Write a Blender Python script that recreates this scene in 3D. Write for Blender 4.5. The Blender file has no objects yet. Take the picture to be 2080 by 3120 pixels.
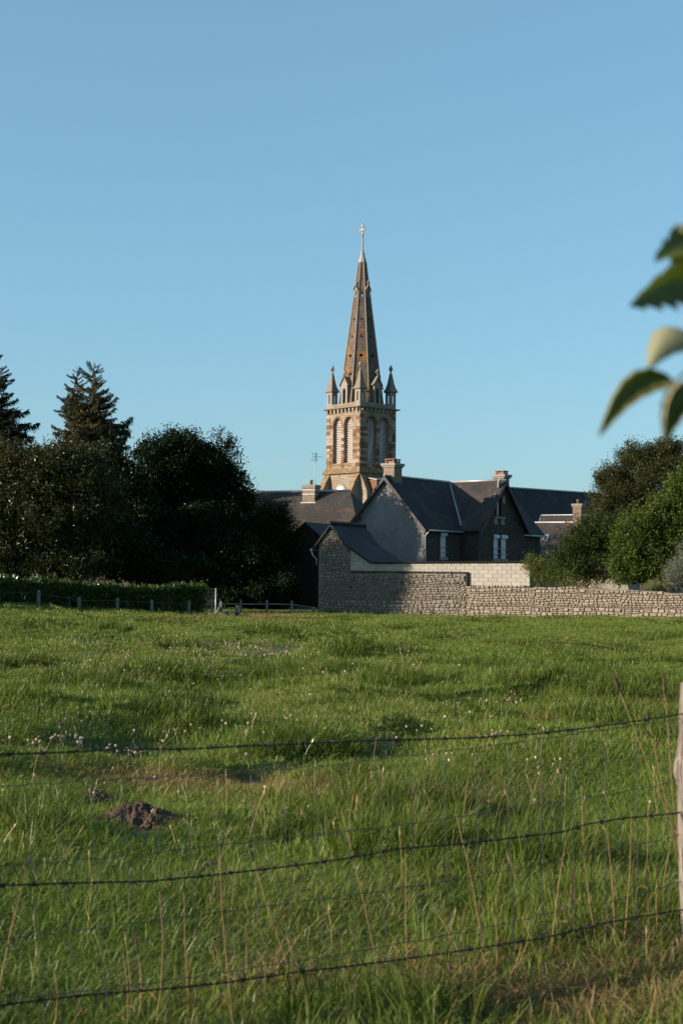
import bpy, math, random
import numpy as np
from mathutils import Vector, Matrix, Euler
from mathutils.geometry import tessellate_polygon
R = math.radians
random.seed(7)
NP = np.random.default_rng(11)
SC = bpy.context.scene
COL = SC.collection

# ------------------------------------------------------------------ camera
EYE = Vector((0, 0, 1.6)); FPX = 3120 * 50 / 36
PITCH, ROLL = R(2.38), R(-0.45)
cd = bpy.data.cameras.new('camera'); cam = bpy.data.objects.new('camera', cd); COL.objects.link(cam)
cd.sensor_fit = 'VERTICAL'; cd.sensor_height = 36; cd.lens = 50; cd.clip_end = 3000; cd.clip_start = 0.05
cd.dof.use_dof = True; cd.dof.focus_distance = 85; cd.dof.aperture_fstop = 6.3
CM = Matrix.Rotation(R(90) + PITCH, 4, 'X') @ Matrix.Rotation(-ROLL, 4, 'Z')
cam.matrix_world = Matrix.Translation(EYE) @ CM
SC.camera = cam
SC.cycles.max_bounces = 5; SC.cycles.diffuse_bounces = 2; SC.cycles.glossy_bounces = 2; SC.cycles.transmission_bounces = 2; SC.cycles.transparent_max_bounces = 4
SC.render.resolution_x, SC.render.resolution_y = 682, 1024
# ------------------------------------------------------------------ light
SUN_EL = R(16.5); SUN_H = Vector((-0.95, -0.312)).normalized()
TO_SUN = Vector((SUN_H.x * math.cos(SUN_EL), SUN_H.y * math.cos(SUN_EL), math.sin(SUN_EL)))
w = bpy.data.worlds.new('World'); SC.world = w; w.use_nodes = True
nt = w.node_tree; bg = nt.nodes['Background']
sky = nt.nodes.new('ShaderNodeTexSky'); sky.sky_type = 'NISHITA'; sky.sun_disc = False
sky.sun_elevation = SUN_EL; sky.sun_rotation = math.atan2(SUN_H.x, SUN_H.y)
sky.altitude = 0; sky.air_density = 1.0; sky.dust_density = 1.0; sky.ozone_density = 6.0
sg = nt.nodes.new('ShaderNodeGamma'); sg.inputs[1].default_value = 0.55      # even tone over the whole dome
sm = nt.nodes.new('ShaderNodeMix'); sm.data_type = 'RGBA'; sm.blend_type = 'MULTIPLY'; sm.inputs[0].default_value = 1
sm.inputs[7].default_value = (0.94, 1.17, 1.15, 1)
nt.links.new(sky.outputs[0], sg.inputs[0]); nt.links.new(sg.outputs[0], sm.inputs[6]); nt.links.new(sm.outputs[2], bg.inputs[0]); bg.inputs[1].default_value = 0.15
sl = bpy.data.lights.new('sun', 'SUN'); sl.energy = 5.0; sl.angle = R(0.53); sl.color = (1.0, 0.84, 0.66)
so = bpy.data.objects.new('sun', sl); COL.objects.link(so)
so.rotation_euler = TO_SUN.to_track_quat('Z', 'Y').to_euler(); so.location = (-40, -20, 30)
SC.view_settings.view_transform = 'Standard'; SC.view_settings.look = 'None'
SC.view_settings.exposure = 1.0; SC.view_settings.gamma = 1.0
SC.view_settings.use_curve_mapping = False

# ------------------------------------------------------------------ pixel helpers (2080 x 3120 photograph)
RM = CM.to_3x3()
def ray(px, py):
    return RM @ Vector(((px - 1040) / FPX, -(py - 1560) / FPX, -1.0))
def P(px, py, Y):
    d = ray(px, py); return EYE + d * (Y / d.y)
def hit(px, py, p0, n):
    d = ray(px, py); n = Vector(n); return EYE + d * ((Vector(p0) - EYE).dot(n) / d.dot(n))
def zat(px, py, Y): return P(px, py, Y).z

# ------------------------------------------------------------------ terrain height
_tab = np.random.default_rng(5).random((256, 256))
def vnoise(x, y):
    x = np.asarray(x, float); y = np.asarray(y, float)
    xi = np.floor(x).astype(int); yi = np.floor(y).astype(int)
    fx = x - xi; fy = y - yi
    fx = fx * fx * (3 - 2 * fx); fy = fy * fy * (3 - 2 * fy)
    t = lambda a, b: _tab[a & 255, b & 255]
    return (t(xi, yi) * (1 - fx) + t(xi + 1, yi) * fx) * (1 - fy) + (t(xi, yi + 1) * (1 - fx) + t(xi + 1, yi + 1) * fx) * fy
def gz(x, y):
    x = np.asarray(x, float); y = np.asarray(y, float)
    z = -0.72 * np.clip((y - 5) / 70, 0, 1)
    hx = np.clip((-x - 1.2) / 10.0, 0, 1.6)
    z = z + 0.66 * hx * np.exp(-((y - 49) / 13.0) ** 2)
    a = np.clip((78 - y) / 10, 0, 1) * np.clip((62 - y) / 26, .28, 1) * np.clip((y - 5.2) / 4, .2, 1)
    z = z + a * (0.38 * (vnoise(x / 1.6 + 7, y / 2.6 + 3) - .5) + 0.24 * (vnoise(x / .7 + 31, y / .95) - .5))
    return z
def gzf(x, y): return float(gz(x, y))

# ------------------------------------------------------------------ object helpers
def tag(o, label=None, cat=None, group=None, kind=None):
    if label: o['label'] = label
    if cat: o['category'] = cat
    if group: o['group'] = group
    if kind: o['kind'] = kind
    return o
def empty(name, loc, rz=0, label=None, cat=None, group=None):
    o = bpy.data.objects.new(name, None); COL.objects.link(o); o.empty_display_size = .2
    o.location = loc; o.rotation_euler = (0, 0, rz)
    return tag(o, label, cat, group)
class MB:
    def __init__(s): s.v = []; s.f = []; s.sm = []
    def face(s, pts, smooth=False):
        i = len(s.v); s.v += [tuple(p) for p in pts]; s.f.append(tuple(range(i, i + len(pts)))); s.sm.append(smooth)
    def mesh(s, verts, faces, smooth=False):
        i = len(s.v); s.v += [tuple(p) for p in verts]
        for f in faces: s.f.append(tuple(k + i for k in f)); s.sm.append(smooth)
    def box(s, c, size, rot=None):
        hx, hy, hz = size[0] / 2, size[1] / 2, size[2] / 2
        vs = [Vector((x, y, z)) for z in (-hz, hz) for y in (-hy, hy) for x in (-hx, hx)]
        if rot is not None: vs = [rot @ v for v in vs]
        c = Vector(c)
        s.mesh([v + c for v in vs], [(0, 2, 3, 1), (4, 5, 7, 6), (0, 1, 5, 4), (2, 6, 7, 3), (0, 4, 6, 2), (1, 3, 7, 5)])
    def bx(s, x0, x1, y0, y1, z0, z1): s.box(((x0 + x1) / 2, (y0 + y1) / 2, (z0 + z1) / 2), (x1 - x0, y1 - y0, z1 - z0))
    def tube(s, pts, rad, n=6, smooth=True, caps=True):
        pts = [Vector(p) for p in pts]
        if not hasattr(rad, '__len__'): rad = [rad] * len(pts)
        rings = []; up = Vector((0.13, 0.21, 1)).normalized()
        for i, p in enumerate(pts):
            d = (pts[min(i + 1, len(pts) - 1)] - pts[max(i - 1, 0)]).normalized()
            a = d.cross(up)
            if a.length < .1: a = d.cross(Vector((1, 0, 0)))
            a.normalize(); b = d.cross(a)
            rings.append([p + (a * math.cos(2 * math.pi * k / n) + b * math.sin(2 * math.pi * k / n)) * rad[i] for k in range(n)])
        vs = [v for r in rings for v in r]; fs = []
        for i in range(len(pts) - 1):
            for k in range(n):
                fs.append((i * n + k, i * n + (k + 1) % n, (i + 1) * n + (k + 1) % n, (i + 1) * n + k))
        if caps: fs.append(tuple(range(n - 1, -1, -1))); fs.append(tuple((len(pts) - 1) * n + k for k in range(n)))
        s.mesh(vs, fs, smooth)
    def lathe(s, prof, c=(0, 0, 0), n=8, phase=0.0, smooth=False, cap=True):
        c = Vector(c); vs = []; fs = []
        for r, z in prof:
            for k in range(n):
                a = phase + 2 * math.pi * k / n; vs.append(c + Vector((r * math.cos(a), r * math.sin(a), z)))
        for i in range(len(prof) - 1):
            for k in range(n): fs.append((i * n + k, i * n + (k + 1) % n, (i + 1) * n + (k + 1) % n, (i + 1) * n + k))
        if cap: fs.append(tuple(range(n - 1, -1, -1))); fs.append(tuple((len(prof) - 1) * n + k for k in range(n)))
        s.mesh(vs, fs, smooth)
    def plate(s, o, ux, uy, outer, holes=(), thick=.3, back=True):
        """flat wall with openings; outward normal = ux x uy; openings get real reveals"""
        o = Vector(o); ux = Vector(ux).normalized(); uy = Vector(uy).normalized(); n = ux.cross(uy)
        loops = [outer] + list(holes); flat = [q for l in loops for q in l]
        tris = tessellate_polygon([[Vector((a, b, 0)) for a, b in l] for l in loops])
        pf = [o + ux * a + uy * b for a, b in flat]
        fr = []
        for t in tris:
            (ax, ay), (bx_, by_), (cx, cy) = flat[t[0]], flat[t[1]], flat[t[2]]
            ar = (bx_ - ax) * (cy - ay) - (cx - ax) * (by_ - ay)
            fr.append(t if ar > 0 else (t[0], t[2], t[1]))
        s.mesh(pf, fr)
        if back: s.mesh([p - n * thick for p in pf], [(a, c, b) for a, b, c in fr])
        for li, l in enumerate(loops):
            ar = sum(l[i][0] * l[(i + 1) % len(l)][1] - l[(i + 1) % len(l)][0] * l[i][1] for i in range(len(l)))
            ll = l if (ar > 0) == (li == 0) else l[::-1]
            for i in range(len(ll)):
                a = o + ux * ll[i][0] + uy * ll[i][1]; b = o + ux * ll[(i + 1) % len(ll)][0] + uy * ll[(i + 1) % len(ll)][1]
                s.face([b, a, a - n * thick, b - n * thick])
    def slab(s, q, t):
        """thick sheet under the polygon q (counter-clockwise seen from outside)"""
        q = [Vector(p) for p in q]; n = (q[1] - q[0]).cross(q[2] - q[0]).normalized(); k = len(q)
        lo = [p - n * t for p in q]
        s.mesh(q + lo, [tuple(range(k)), tuple(range(2 * k - 1, k - 1, -1))] + [(i, k + i, k + (i + 1) % k, (i + 1) % k) for i in range(k)])
    def build(s, name, mat, parent=None, bevel=0.0):
        me = bpy.data.meshes.new(name); me.from_pydata(s.v, [], s.f); me.update()
        me.polygons.foreach_set('use_smooth', s.sm)
        uv = me.uv_layers.new(name='UVMap'); uvd = np.zeros(len(me.loops) * 2)
        Z = Vector((0, 0, 1))
        for p in me.polygons:
            n = p.normal
            if abs(n.z) > .97: t = Vector((1, 0, 0)); b = Vector((0, 1, 0))
            else: t = Z.cross(n).normalized(); b = n.cross(t)
            for li in p.loop_indices:
                co = me.vertices[me.loops[li].vertex_index].co
                uvd[2 * li] = co.dot(t); uvd[2 * li + 1] = co.dot(b)
        uv.data.foreach_set('uv', uvd)
        o = bpy.data.objects.new(name, me); COL.objects.link(o)
        if mat is not None:
            for m in (mat if isinstance(mat, (list, tuple)) else [mat]): me.materials.append(m)
        if parent is not None: o.parent = parent
        if bevel:
            bm_ = o.modifiers.new('bevel', 'BEVEL'); bm_.width = bevel; bm_.segments = 2; bm_.limit_method = 'ANGLE'
        return o
def child(name, mesh, parent, loc=(0, 0, 0), rot=(0, 0, 0), mat=None):
    o = bpy.data.objects.new(name, mesh); COL.objects.link(o); o.parent = parent; o.location = loc; o.rotation_euler = rot
    return o

# ------------------------------------------------------------------ materials
KALB = 1.0
def A_(c): return tuple(v * KALB for v in c)
def newmat(name):
    m = bpy.data.materials.new(name); m.use_nodes = True; nt = m.node_tree
    b = nt.nodes['Principled BSDF']; return m, nt, b
def N(nt, t, **k):
    n = nt.nodes.new(t)
    for a, v in k.items(): setattr(n, a, v)
    return n
def ramp(nt, stops, inter='LINEAR'):
    r = N(nt, 'ShaderNodeValToRGB'); e = r.color_ramp; e.interpolation = inter
    e.elements[0].position, e.elements[0].color = stops[0][0], (*stops[0][1], 1)
    e.elements[1].position, e.elements[1].color = stops[-1][0], (*stops[-1][1], 1)
    for p, c in stops[1:-1]:
        q = e.elements.new(p); q.color = (*c, 1)
    return r
def math_(nt, op, a, b=None):
    n = N(nt, 'ShaderNodeMath', operation=op)
    for i, v in enumerate((a, b)):
        if v is None: continue
        if hasattr(v, 'is_output'): nt.links.new(v, n.inputs[i])
        else: n.inputs[i].default_value = v
    return n.outputs[0]
def mix(nt, f, a, b, mode='MIX'):
    n = N(nt, 'ShaderNodeMix', data_type='RGBA', blend_type=mode)
    for s, v in ((n.inputs[0], f), (n.inputs[6], a), (n.inputs[7], b)):
        if hasattr(v, 'is_output'): nt.links.new(v, s)
        elif hasattr(v, '__len__'): s.default_value = (*v, 1)
        else: s.default_value = v
    return n.outputs[2]
def noise(nt, scale, detail=4, rough=.6, vec=None, dist=0):
    n = N(nt, 'ShaderNodeTexNoise'); n.inputs['Scale'].default_value = scale; n.inputs['Detail'].default_value = detail
    n.inputs['Roughness'].default_value = rough; n.inputs['Distortion'].default_value = dist
    if vec is None:
        tc = N(nt, 'ShaderNodeTexCoord'); vec = tc.outputs['Object']
    nt.links.new(vec, n.inputs['Vector']); return n.outputs['Fac']
def bump(nt, b, h, strength=.5, dist=.02):
    n = N(nt, 'ShaderNodeBump'); n.inputs['Strength'].default_value = strength; n.inputs['Distance'].default_value = dist
    nt.links.new(h, n.inputs['Height']); nt.links.new(n.outputs[0], b.inputs['Normal'])
def rough_mat(name, stops, scale=3., rough=.9, bscale=20., bstr=.5, bdist=.02, island=False, spec=.25, lichen=None):
    """mottled mineral / wood surface; island adds tint per piece; lichen = (colour, scale, threshold)"""
    m, nt, b = newmat(name)
    f = noise(nt, scale, 6, .65)
    if island:
        g = N(nt, 'ShaderNodeNewGeometry'); oi = N(nt, 'ShaderNodeObjectInfo')
        s_ = math_(nt, 'FRACT', math_(nt, 'ADD', g.outputs['Random Per Island'], math_(nt, 'MULTIPLY', oi.outputs['Random'], 7.31)))
        f = math_(nt, 'ADD', math_(nt, 'MULTIPLY', s_, .62), math_(nt, 'MULTIPLY', f, .38))
    r = ramp(nt, [(p, A_(q)) for p, q in stops]); nt.links.new(f, r.inputs[0]); c = r.outputs[0]
    fine = noise(nt, bscale * 1.7, 3, .7)
    c = mix(nt, .5, c, ramp_link(nt, fine), 'MULTIPLY')
    for L in (lichen or []):
        lf = noise(nt, L[1], 5, .7, dist=.4)
        mr = N(nt, 'ShaderNodeMapRange'); mr.inputs[1].default_value = L[2]; mr.inputs[2].default_value = L[2] + .09
        nt.links.new(lf, mr.inputs[0]); c = mix(nt, mr.outputs[0], c, A_(L[0]))
    nt.links.new(c, b.inputs['Base Color']); b.inputs['Roughness'].default_value = rough; b.inputs['Specular IOR Level'].default_value = spec
    bump(nt, b, noise(nt, bscale, 5, .7), bstr, bdist)
    return m
def ramp_link(nt, f):
    r = ramp(nt, [(.25, (.35, .35, .35)), (.75, (1.35, 1.35, 1.35))]); nt.links.new(f, r.inputs[0]); return r.outputs[0]
def course_mat(name, c1, c2, mortar, bw, bh, msize=.06, rough=.85, bstr=.5, stains=None, spec=.25, offset=.5, mscale=.5):
    """coursed masonry / slates on the metre UV map"""
    m, nt, b = newmat(name)
    uv = N(nt, 'ShaderNodeUVMap'); uv.uv_map = 'UVMap'
    nz = N(nt, 'ShaderNodeTexNoise'); nz.inputs['Scale'].default_value = 2.2; nt.links.new(uv.outputs[0], nz.inputs[0])
    vm = N(nt, 'ShaderNodeVectorMath', operation='SCALE'); nt.links.new(nz.outputs['Color'], vm.inputs[0]); vm.inputs['Scale'].default_value = bh * .25
    va = N(nt, 'ShaderNodeVectorMath', operation='ADD'); nt.links.new(uv.outputs[0], va.inputs[0]); nt.links.new(vm.outputs[0], va.inputs[1])
    br = N(nt, 'ShaderNodeTexBrick'); br.offset = offset
    br.inputs['Scale'].default_value = 1; br.inputs['Brick Width'].default_value = bw; br.inputs['Row Height'].default_value = bh
    br.inputs['Mortar Size'].default_value = msize * bh; br.inputs['Mortar Smooth'].default_value = .3; br.inputs['Bias'].default_value = 0
    br.inputs['Color1'].default_value = (*A_(c1), 1); br.inputs['Color2'].default_value = (*A_(c2), 1); br.inputs['Mortar'].default_value = (*A_(mortar), 1)
    nt.links.new(va.outputs[0], br.inputs['Vector'])
    c = mix(nt, .6, br.outputs['Color'], ramp_link(nt, noise(nt, mscale, 6, .7)), 'MULTIPLY')
    c = mix(nt, .4, c, ramp_link(nt, noise(nt, 9., 4, .7)), 'MULTIPLY')
    for L in (stains or []):
        lf = noise(nt, L[1], 5, .75, dist=.5)
        mr = N(nt, 'ShaderNodeMapRange'); mr.inputs[1].default_value = L[2]; mr.inputs[2].default_value = L[2] + .07
        nt.links.new(lf, mr.inputs[0]); c = mix(nt, mr.outputs[0], c, A_(L[0]))
    nt.links.new(c, b.inputs['Base Color']); b.inputs['Roughness'].default_value = rough; b.inputs['Specular IOR Level'].default_value = spec
    h = math_(nt, 'ADD', math_(nt, 'MULTIPLY', br.outputs['Fac'], -1.0), math_(nt, 'MULTIPLY', noise(nt, 25, 3), .4))
    bump(nt, b, h, bstr, .02)
    return m
def plain(name, c, rough=.6, metal=0, spec=.4):
    m, nt, b = newmat(name)
    f = noise(nt, 8, 4); c_ = mix(nt, .35, A_(c), ramp_link(nt, f), 'MULTIPLY')
    nt.links.new(c_, b.inputs['Base Color']); b.inputs['Roughness'].default_value = rough; b.inputs['Metallic'].default_value = metal
    b.inputs['Specular IOR Level'].default_value = spec
    return m
def leaf_mat(name, stops, trans=.35, rough=.55, dry=None, var=.35, gloss=.25, pscale=.5):
    """two-sided leaf: per-leaf tone, per-clump tint, translucent"""
    m = bpy.data.materials.new(name); m.use_nodes = True; nt = m.node_tree
    for n in list(nt.nodes): nt.nodes.remove(n)
    out = N(nt, 'ShaderNodeOutputMaterial')
    at = N(nt, 'ShaderNodeAttribute'); at.attribute_name = 'tone'
    ge = N(nt, 'ShaderNodeNewGeometry')
    pn = noise(nt, pscale, 3, .6, vec=ge.outputs['Position'])
    f = math_(nt, 'ADD', math_(nt, 'MULTIPLY', at.outputs['Fac'], var), math_(nt, 'MULTIPLY', pn, 1 - var))
    r = ramp(nt, [(p, A_(q)) for p, q in stops]); nt.links.new(f, r.inputs[0]); c = r.outputs[0]
    if dry is not None:
        ad = N(nt, 'ShaderNodeAttribute'); ad.attribute_name = 'dry'; ad.attribute_type = 'INSTANCER'
        k = math_(nt, 'GREATER_THAN', ad.outputs['Fac'], at.outputs['Fac'])
        c = mix(nt, k, c, mix(nt, at.outputs['Fac'], A_(dry[0]), A_(dry[1])))
    d = N(nt, 'ShaderNodeBsdfDiffuse'); t = N(nt, 'ShaderNodeBsdfTranslucent'); g = N(nt, 'ShaderNodeBsdfGlossy')
    nt.links.new(c, d.inputs[0]); tc = mix(nt, 1., c, (1.25, 1.15, .55), 'MULTIPLY'); nt.links.new(tc, t.inputs[0])
    g.inputs['Roughness'].default_value = rough; g.inputs[0].default_value = (.9, .95, .9, 1)
    a = N(nt, 'ShaderNodeMixShader'); a.inputs[0].default_value = trans
    nt.links.new(d.outputs[0], a.inputs[1]); nt.links.new(t.outputs[0], a.inputs[2])
    fr = N(nt, 'ShaderNodeFresnel'); fr.inputs[0].default_value = 1.4
    b = N(nt, 'ShaderNodeMixShader'); nt.links.new(math_(nt, 'MULTIPLY', fr.outputs[0], gloss), b.inputs[0])
    nt.links.new(a.outputs[0], b.inputs[1]); nt.links.new(g.outputs[0], b.inputs[2])
    nt.links.new(b.outputs[0], out.inputs[0]); return m

M = {}
KALB = 0.8
M['soil'] = rough_mat('soil', [(.2, (.05, .035, .02)), (.8, (.12, .085, .05))], 6, .95, 30, .8, .03)
M['mole'] = rough_mat('mole_soil', [(.2, (.070, .046, .033)), (.8, (.15, .102, .075))], 14, .95, 60, .9, .02)
KALB = 0.40
M['slate'] = course_mat('slate', (.030, .031, .036), (.050, .049, .052), (.018, .018, .02), .24, .12, .1, .7, .5, [((.075, .068, .058), .45, .52), ((.22, .20, .16), 1.7, .66)])
KALB = 0.66
M['slate_brown'] = course_mat('slate_weathered', (.062, .056, .056), (.088, .074, .068), (.03, .028, .028), .24, .12, .1, .8, .5, [((.30, .28, .22), 3.2, .66), ((.12, .075, .045), .5, .54), ((.035, .033, .035), .9, .62)])
KALB = 0.72
M['slate_hung'] = course_mat('slate_cladding', (.28, .28, .28), (.32, .318, .312), (.20, .20, .20), .22, .15, .08, .75, .3, None)
KALB = 0.42
M['granite'] = course_mat('granite_house', (.105, .085, .068), (.17, .14, .115), (.16, .15, .13), .34, .22, .1, .9, .5)
KALB = 0.6
M['rubble_shed'] = course_mat('rubble_backing', (.10, .09, .08), (.17, .15, .13), (.14, .13, .11), .26, .16, .12, .95, .6)
KALB = 1.0
M['mortar'] = rough_mat('mortar', [(.2, (.13, .11, .085)), (.8, (.22, .19, .15))], 4, .95, 30, .6, .02)
KALB = 0.72
M['stone'] = rough_mat('field_stone', [(0, (.27, .205, .15)), (.3, (.38, .305, .235)), (.6, (.44, .37, .295)), (.85, (.33, .265, .205)), (1, (.37, .265, .185))], 5, .92, 22, .7, .03, island=True)
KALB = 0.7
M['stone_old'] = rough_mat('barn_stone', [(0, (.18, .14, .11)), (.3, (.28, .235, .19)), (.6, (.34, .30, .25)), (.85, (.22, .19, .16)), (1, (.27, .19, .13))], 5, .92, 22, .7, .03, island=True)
KALB = 0.72
M['block'] = rough_mat('concrete_block', [(.1, (.40, .37, .325)), (.9, (.52, .485, .425))], 2, .95, 40, .4, .01, island=True, lichen=[((.26, .23, .19), 1.1, .62)])
M['block_mortar'] = plain('block_mortar', (.44, .405, .35), .95)
KALB = 0.63
M['cream'] = rough_mat('tower_cream_stone', [(.1, (.30, .225, .155)), (.9, (.54, .45, .35))], 4, .92, 18, .6, .03, island=True, lichen=[((.30, .17, .07), 2.2, .60), ((.20, .16, .13), 1.3, .64)])
M['rust'] = rough_mat('tower_rust_stone', [(.1, (.15, .075, .048)), (.9, (.32, .17, .10))], 4, .92, 18, .6, .03, island=True, lichen=[((.34, .18, .06), 2.0, .62)])
M['ochre'] = rough_mat('tower_lichen_stone', [(.1, (.24, .145, .07)), (.9, (.38, .27, .15))], 4, .92, 18, .6, .03, island=True, lichen=[((.42, .36, .28), 3, .54)])
M['tower'] = course_mat('tower_granite', (.34, .27, .20), (.48, .41, .32), (.25, .20, .15), .42, .2, .12, .92, .6, [((.33, .19, .07), 1.1, .66)])
M['spire'] = rough_mat('spire_stone', [(.15, (.085, .062, .055)), (.5, (.17, .125, .10)), (.85, (.25, .205, .17))], 1.6, .92, 16, .6, .03, lichen=[((.31, .165, .05), .55, .55), ((.36, .33, .28), 2.6, .70)])
M['rib'] = rough_mat('spire_rib_stone', [(.15, (.28, .245, .21)), (.85, (.47, .43, .38))], 3, .92, 20, .4, .02)
M['pinn'] = rough_mat('pinnacle_stone', [(.1, (.24, .21, .18)), (.9, (.50, .455, .395))], 3, .92, 20, .5, .02, lichen=[((.32, .19, .07), 1.5, .64)])
M['pinn_cap'] = rough_mat('pinnacle_cap_stone', [(.1, (.20, .17, .14)), (.9, (.36, .32, .26))], 3, .92, 20, .5, .02, lichen=[((.36, .20, .06), 1.2, .56)])
M['white_stone'] = rough_mat('pale_stone', [(.1, (.38, .355, .32)), (.9, (.56, .53, .48))], 3, .9, 20, .4, .02)
KALB = 0.7
M['louver'] = plain('louver_slate', (.62, .56, .52), .8)
KALB = 0.75
M['dial'] = plain('clock_dial', (.80, .78, .74), .5)
M['black'] = plain('black_paint', (.02, .02, .02), .5)
M['zinc'] = plain('zinc', (.42, .44, .46), .45, .3)
M['white'] = plain('white_paint', (.72, .74, .76), .45)
M['glass'] = plain('window_glass', (.04, .05, .06), .08, 0, .6)
KALB = 0.5
M['brick_red'] = course_mat('red_brick', (.14, .06, .042), (.20, .085, .055), (.14, .12, .10), .22, .075, .15, .9, .5)
KALB = 0.68
M['brick_brown'] = course_mat('brown_brick', (.25, .155, .105), (.36, .25, .18), (.30, .26, .21), .24, .1, .15, .9, .5, [((.38, .33, .26), 3, .62)])
M['render'] = rough_mat('cement_render', [(.1, (.27, .25, .225)), (.9, (.42, .40, .36))], 2.5, .92, 25, .4, .02, lichen=[((.24, .17, .09), 2, .68)])
KALB = 0.7
M['terracotta'] = plain('terracotta', (.30, .17, .11), .85)
KALB = 0.5
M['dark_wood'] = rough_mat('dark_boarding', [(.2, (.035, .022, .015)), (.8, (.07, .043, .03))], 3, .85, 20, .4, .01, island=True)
KALB = 0.5
M['barge'] = plain('bargeboard', (.09, .085, .085), .7)
M['corrugated'] = plain('corrugated_sheet', (.085, .08, .072), .85)
KALB = 0.6
M['old_wood'] = rough_mat('weathered_wood', [(.2, (.20, .18, .155)), (.8, (.37, .34, .30))], 5, .9, 40, .6, .01)
def grain_mat(name, c0, c1, crack):
    m, nt, b = newmat(name); tc = N(nt, 'ShaderNodeTexCoord'); mp = N(nt, 'ShaderNodeMapping'); mp.inputs['Scale'].default_value = (60, 60, 2.2); nt.links.new(tc.outputs['Object'], mp.inputs[0])
    f = noise(nt, 1., 6, .7, vec=mp.outputs[0], dist=.3); r = ramp(nt, [(.36, crack), (.45, c0), (.72, c1)]); nt.links.new(f, r.inputs[0])
    c = mix(nt, .6, r.outputs[0], ramp_link(nt, noise(nt, 9, 5, .7)), 'MULTIPLY'); nt.links.new(c, b.inputs['Base Color']); b.inputs['Roughness'].default_value = .9; b.inputs['Specular IOR Level'].default_value = .15
    bump(nt, b, f, 1., .008); return m
M['post_wood'] = grain_mat('bare_post_wood', (.17, .14, .12), (.33, .285, .245), (.035, .026, .02))
KALB = 0.7
M['wire'] = plain('rusty_wire', (.055, .048, .043), .6, .5)
M['wire_grey'] = plain('galvanised_wire', (.12, .125, .13), .5, .6)
KALB = 0.6
M['bark'] = rough_mat('bark', [(.2, (.055, .042, .032)), (.8, (.12, .095, .075))], 5, .95, 25, .8, .03)
KALB = 0.75
M['straw'] = leaf_mat('dry_straw', [(.2, (.34, .20, .09)), (.8, (.52, .37, .20))], .2)
KALB = 0.86
M['grass'] = leaf_mat('grass_blade', [(.15, (.050, .096, .012)), (.42, (.104, .172, .024)), (.62, (.156, .220, .037)), (.85, (.235, .268, .066))], .32, .55, ((.24, .165, .075), (.36, .26, .12)), .5, .07, .35)
KALB = 0.8
M['tussock'] = leaf_mat('tussock_blade', [(.15, (.038, .070, .010)), (.5, (.082, .126, .018)), (.85, (.15, .185, .036))], .25, .55, ((.24, .165, .075), (.36, .26, .12)), .5, .05, .35)
M['clover'] = leaf_mat('clover_flower', [(.2, (.38, .27, .21)), (.8, (.58, .50, .41))], .2, var=1)
KALB = 0.6
M['laurel'] = leaf_mat('laurel_leaf', [(.2, (.035, .075, .012)), (.6, (.07, .125, .02)), (.9, (.14, .19, .04))], .3, .35, var=.7, gloss=.25)
KALB = 0.55
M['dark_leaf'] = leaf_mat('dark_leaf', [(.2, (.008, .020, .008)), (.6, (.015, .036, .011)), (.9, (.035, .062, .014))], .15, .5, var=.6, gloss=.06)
KALB = 0.6
M['olive_leaf'] = leaf_mat('olive_leaf', [(.2, (.020, .034, .010)), (.55, (.050, .062, .018)), (.8, (.09, .088, .028)), (.95, (.15, .11, .035))], .25, .5, var=.65, gloss=.10)
KALB = 0.9
M['spruce'] = leaf_mat('spruce_needles', [(.2, (.030, .040, .020)), (.5, (.065, .066, .030)), (.75, (.12, .088, .042)), (.95, (.15, .09, .045))], .2, .6, var=.45, gloss=.06, pscale=.35)
KALB = 0.6
M['spruce_dark'] = leaf_mat('dark_needles', [(.2, (.010, .018, .011)), (.9, (.028, .040, .020))], .12, .6, var=.5, gloss=.05)
KALB = 0.75
M['maple'] = leaf_mat('brownish_leaf', [(.2, (.030, .042, .012)), (.55, (.065, .072, .020)), (.8, (.11, .085, .03)), (.95, (.16, .09, .035))], .3, .5, var=.5, gloss=.1)
KALB = 0.72
M['green_leaf'] = leaf_mat('green_leaf', [(.2, (.034, .066, .010)), (.55, (.085, .125, .018)), (.9, (.17, .19, .03))], .35, .5, var=.55, gloss=.1)
KALB = 0.8
M['bush_leaf'] = leaf_mat('bush_leaf', [(.2, (.016, .030, .008)), (.55, (.040, .062, .012)), (.9, (.095, .11, .02))], .25, .5, var=.55, gloss=.08)
M['ivy'] = leaf_mat('vine_leaf', [(.2, (.05, .085, .012)), (.6, (.12, .16, .025)), (.95, (.26, .26, .05))], .4, .5, var=.8, gloss=.12)
KALB = 0.75
M['silver'] = leaf_mat('silver_leaf', [(.2, (.10, .12, .085)), (.9, (.24, .26, .19))], .25, .6, var=.7, gloss=.2)
M['pale_shrub'] = leaf_mat('pale_shrub_leaf', [(.2, (.14, .16, .06)), (.9, (.28, .28, .13))], .3, .6, var=.7, gloss=.2)

KALB = 1.0
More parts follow.
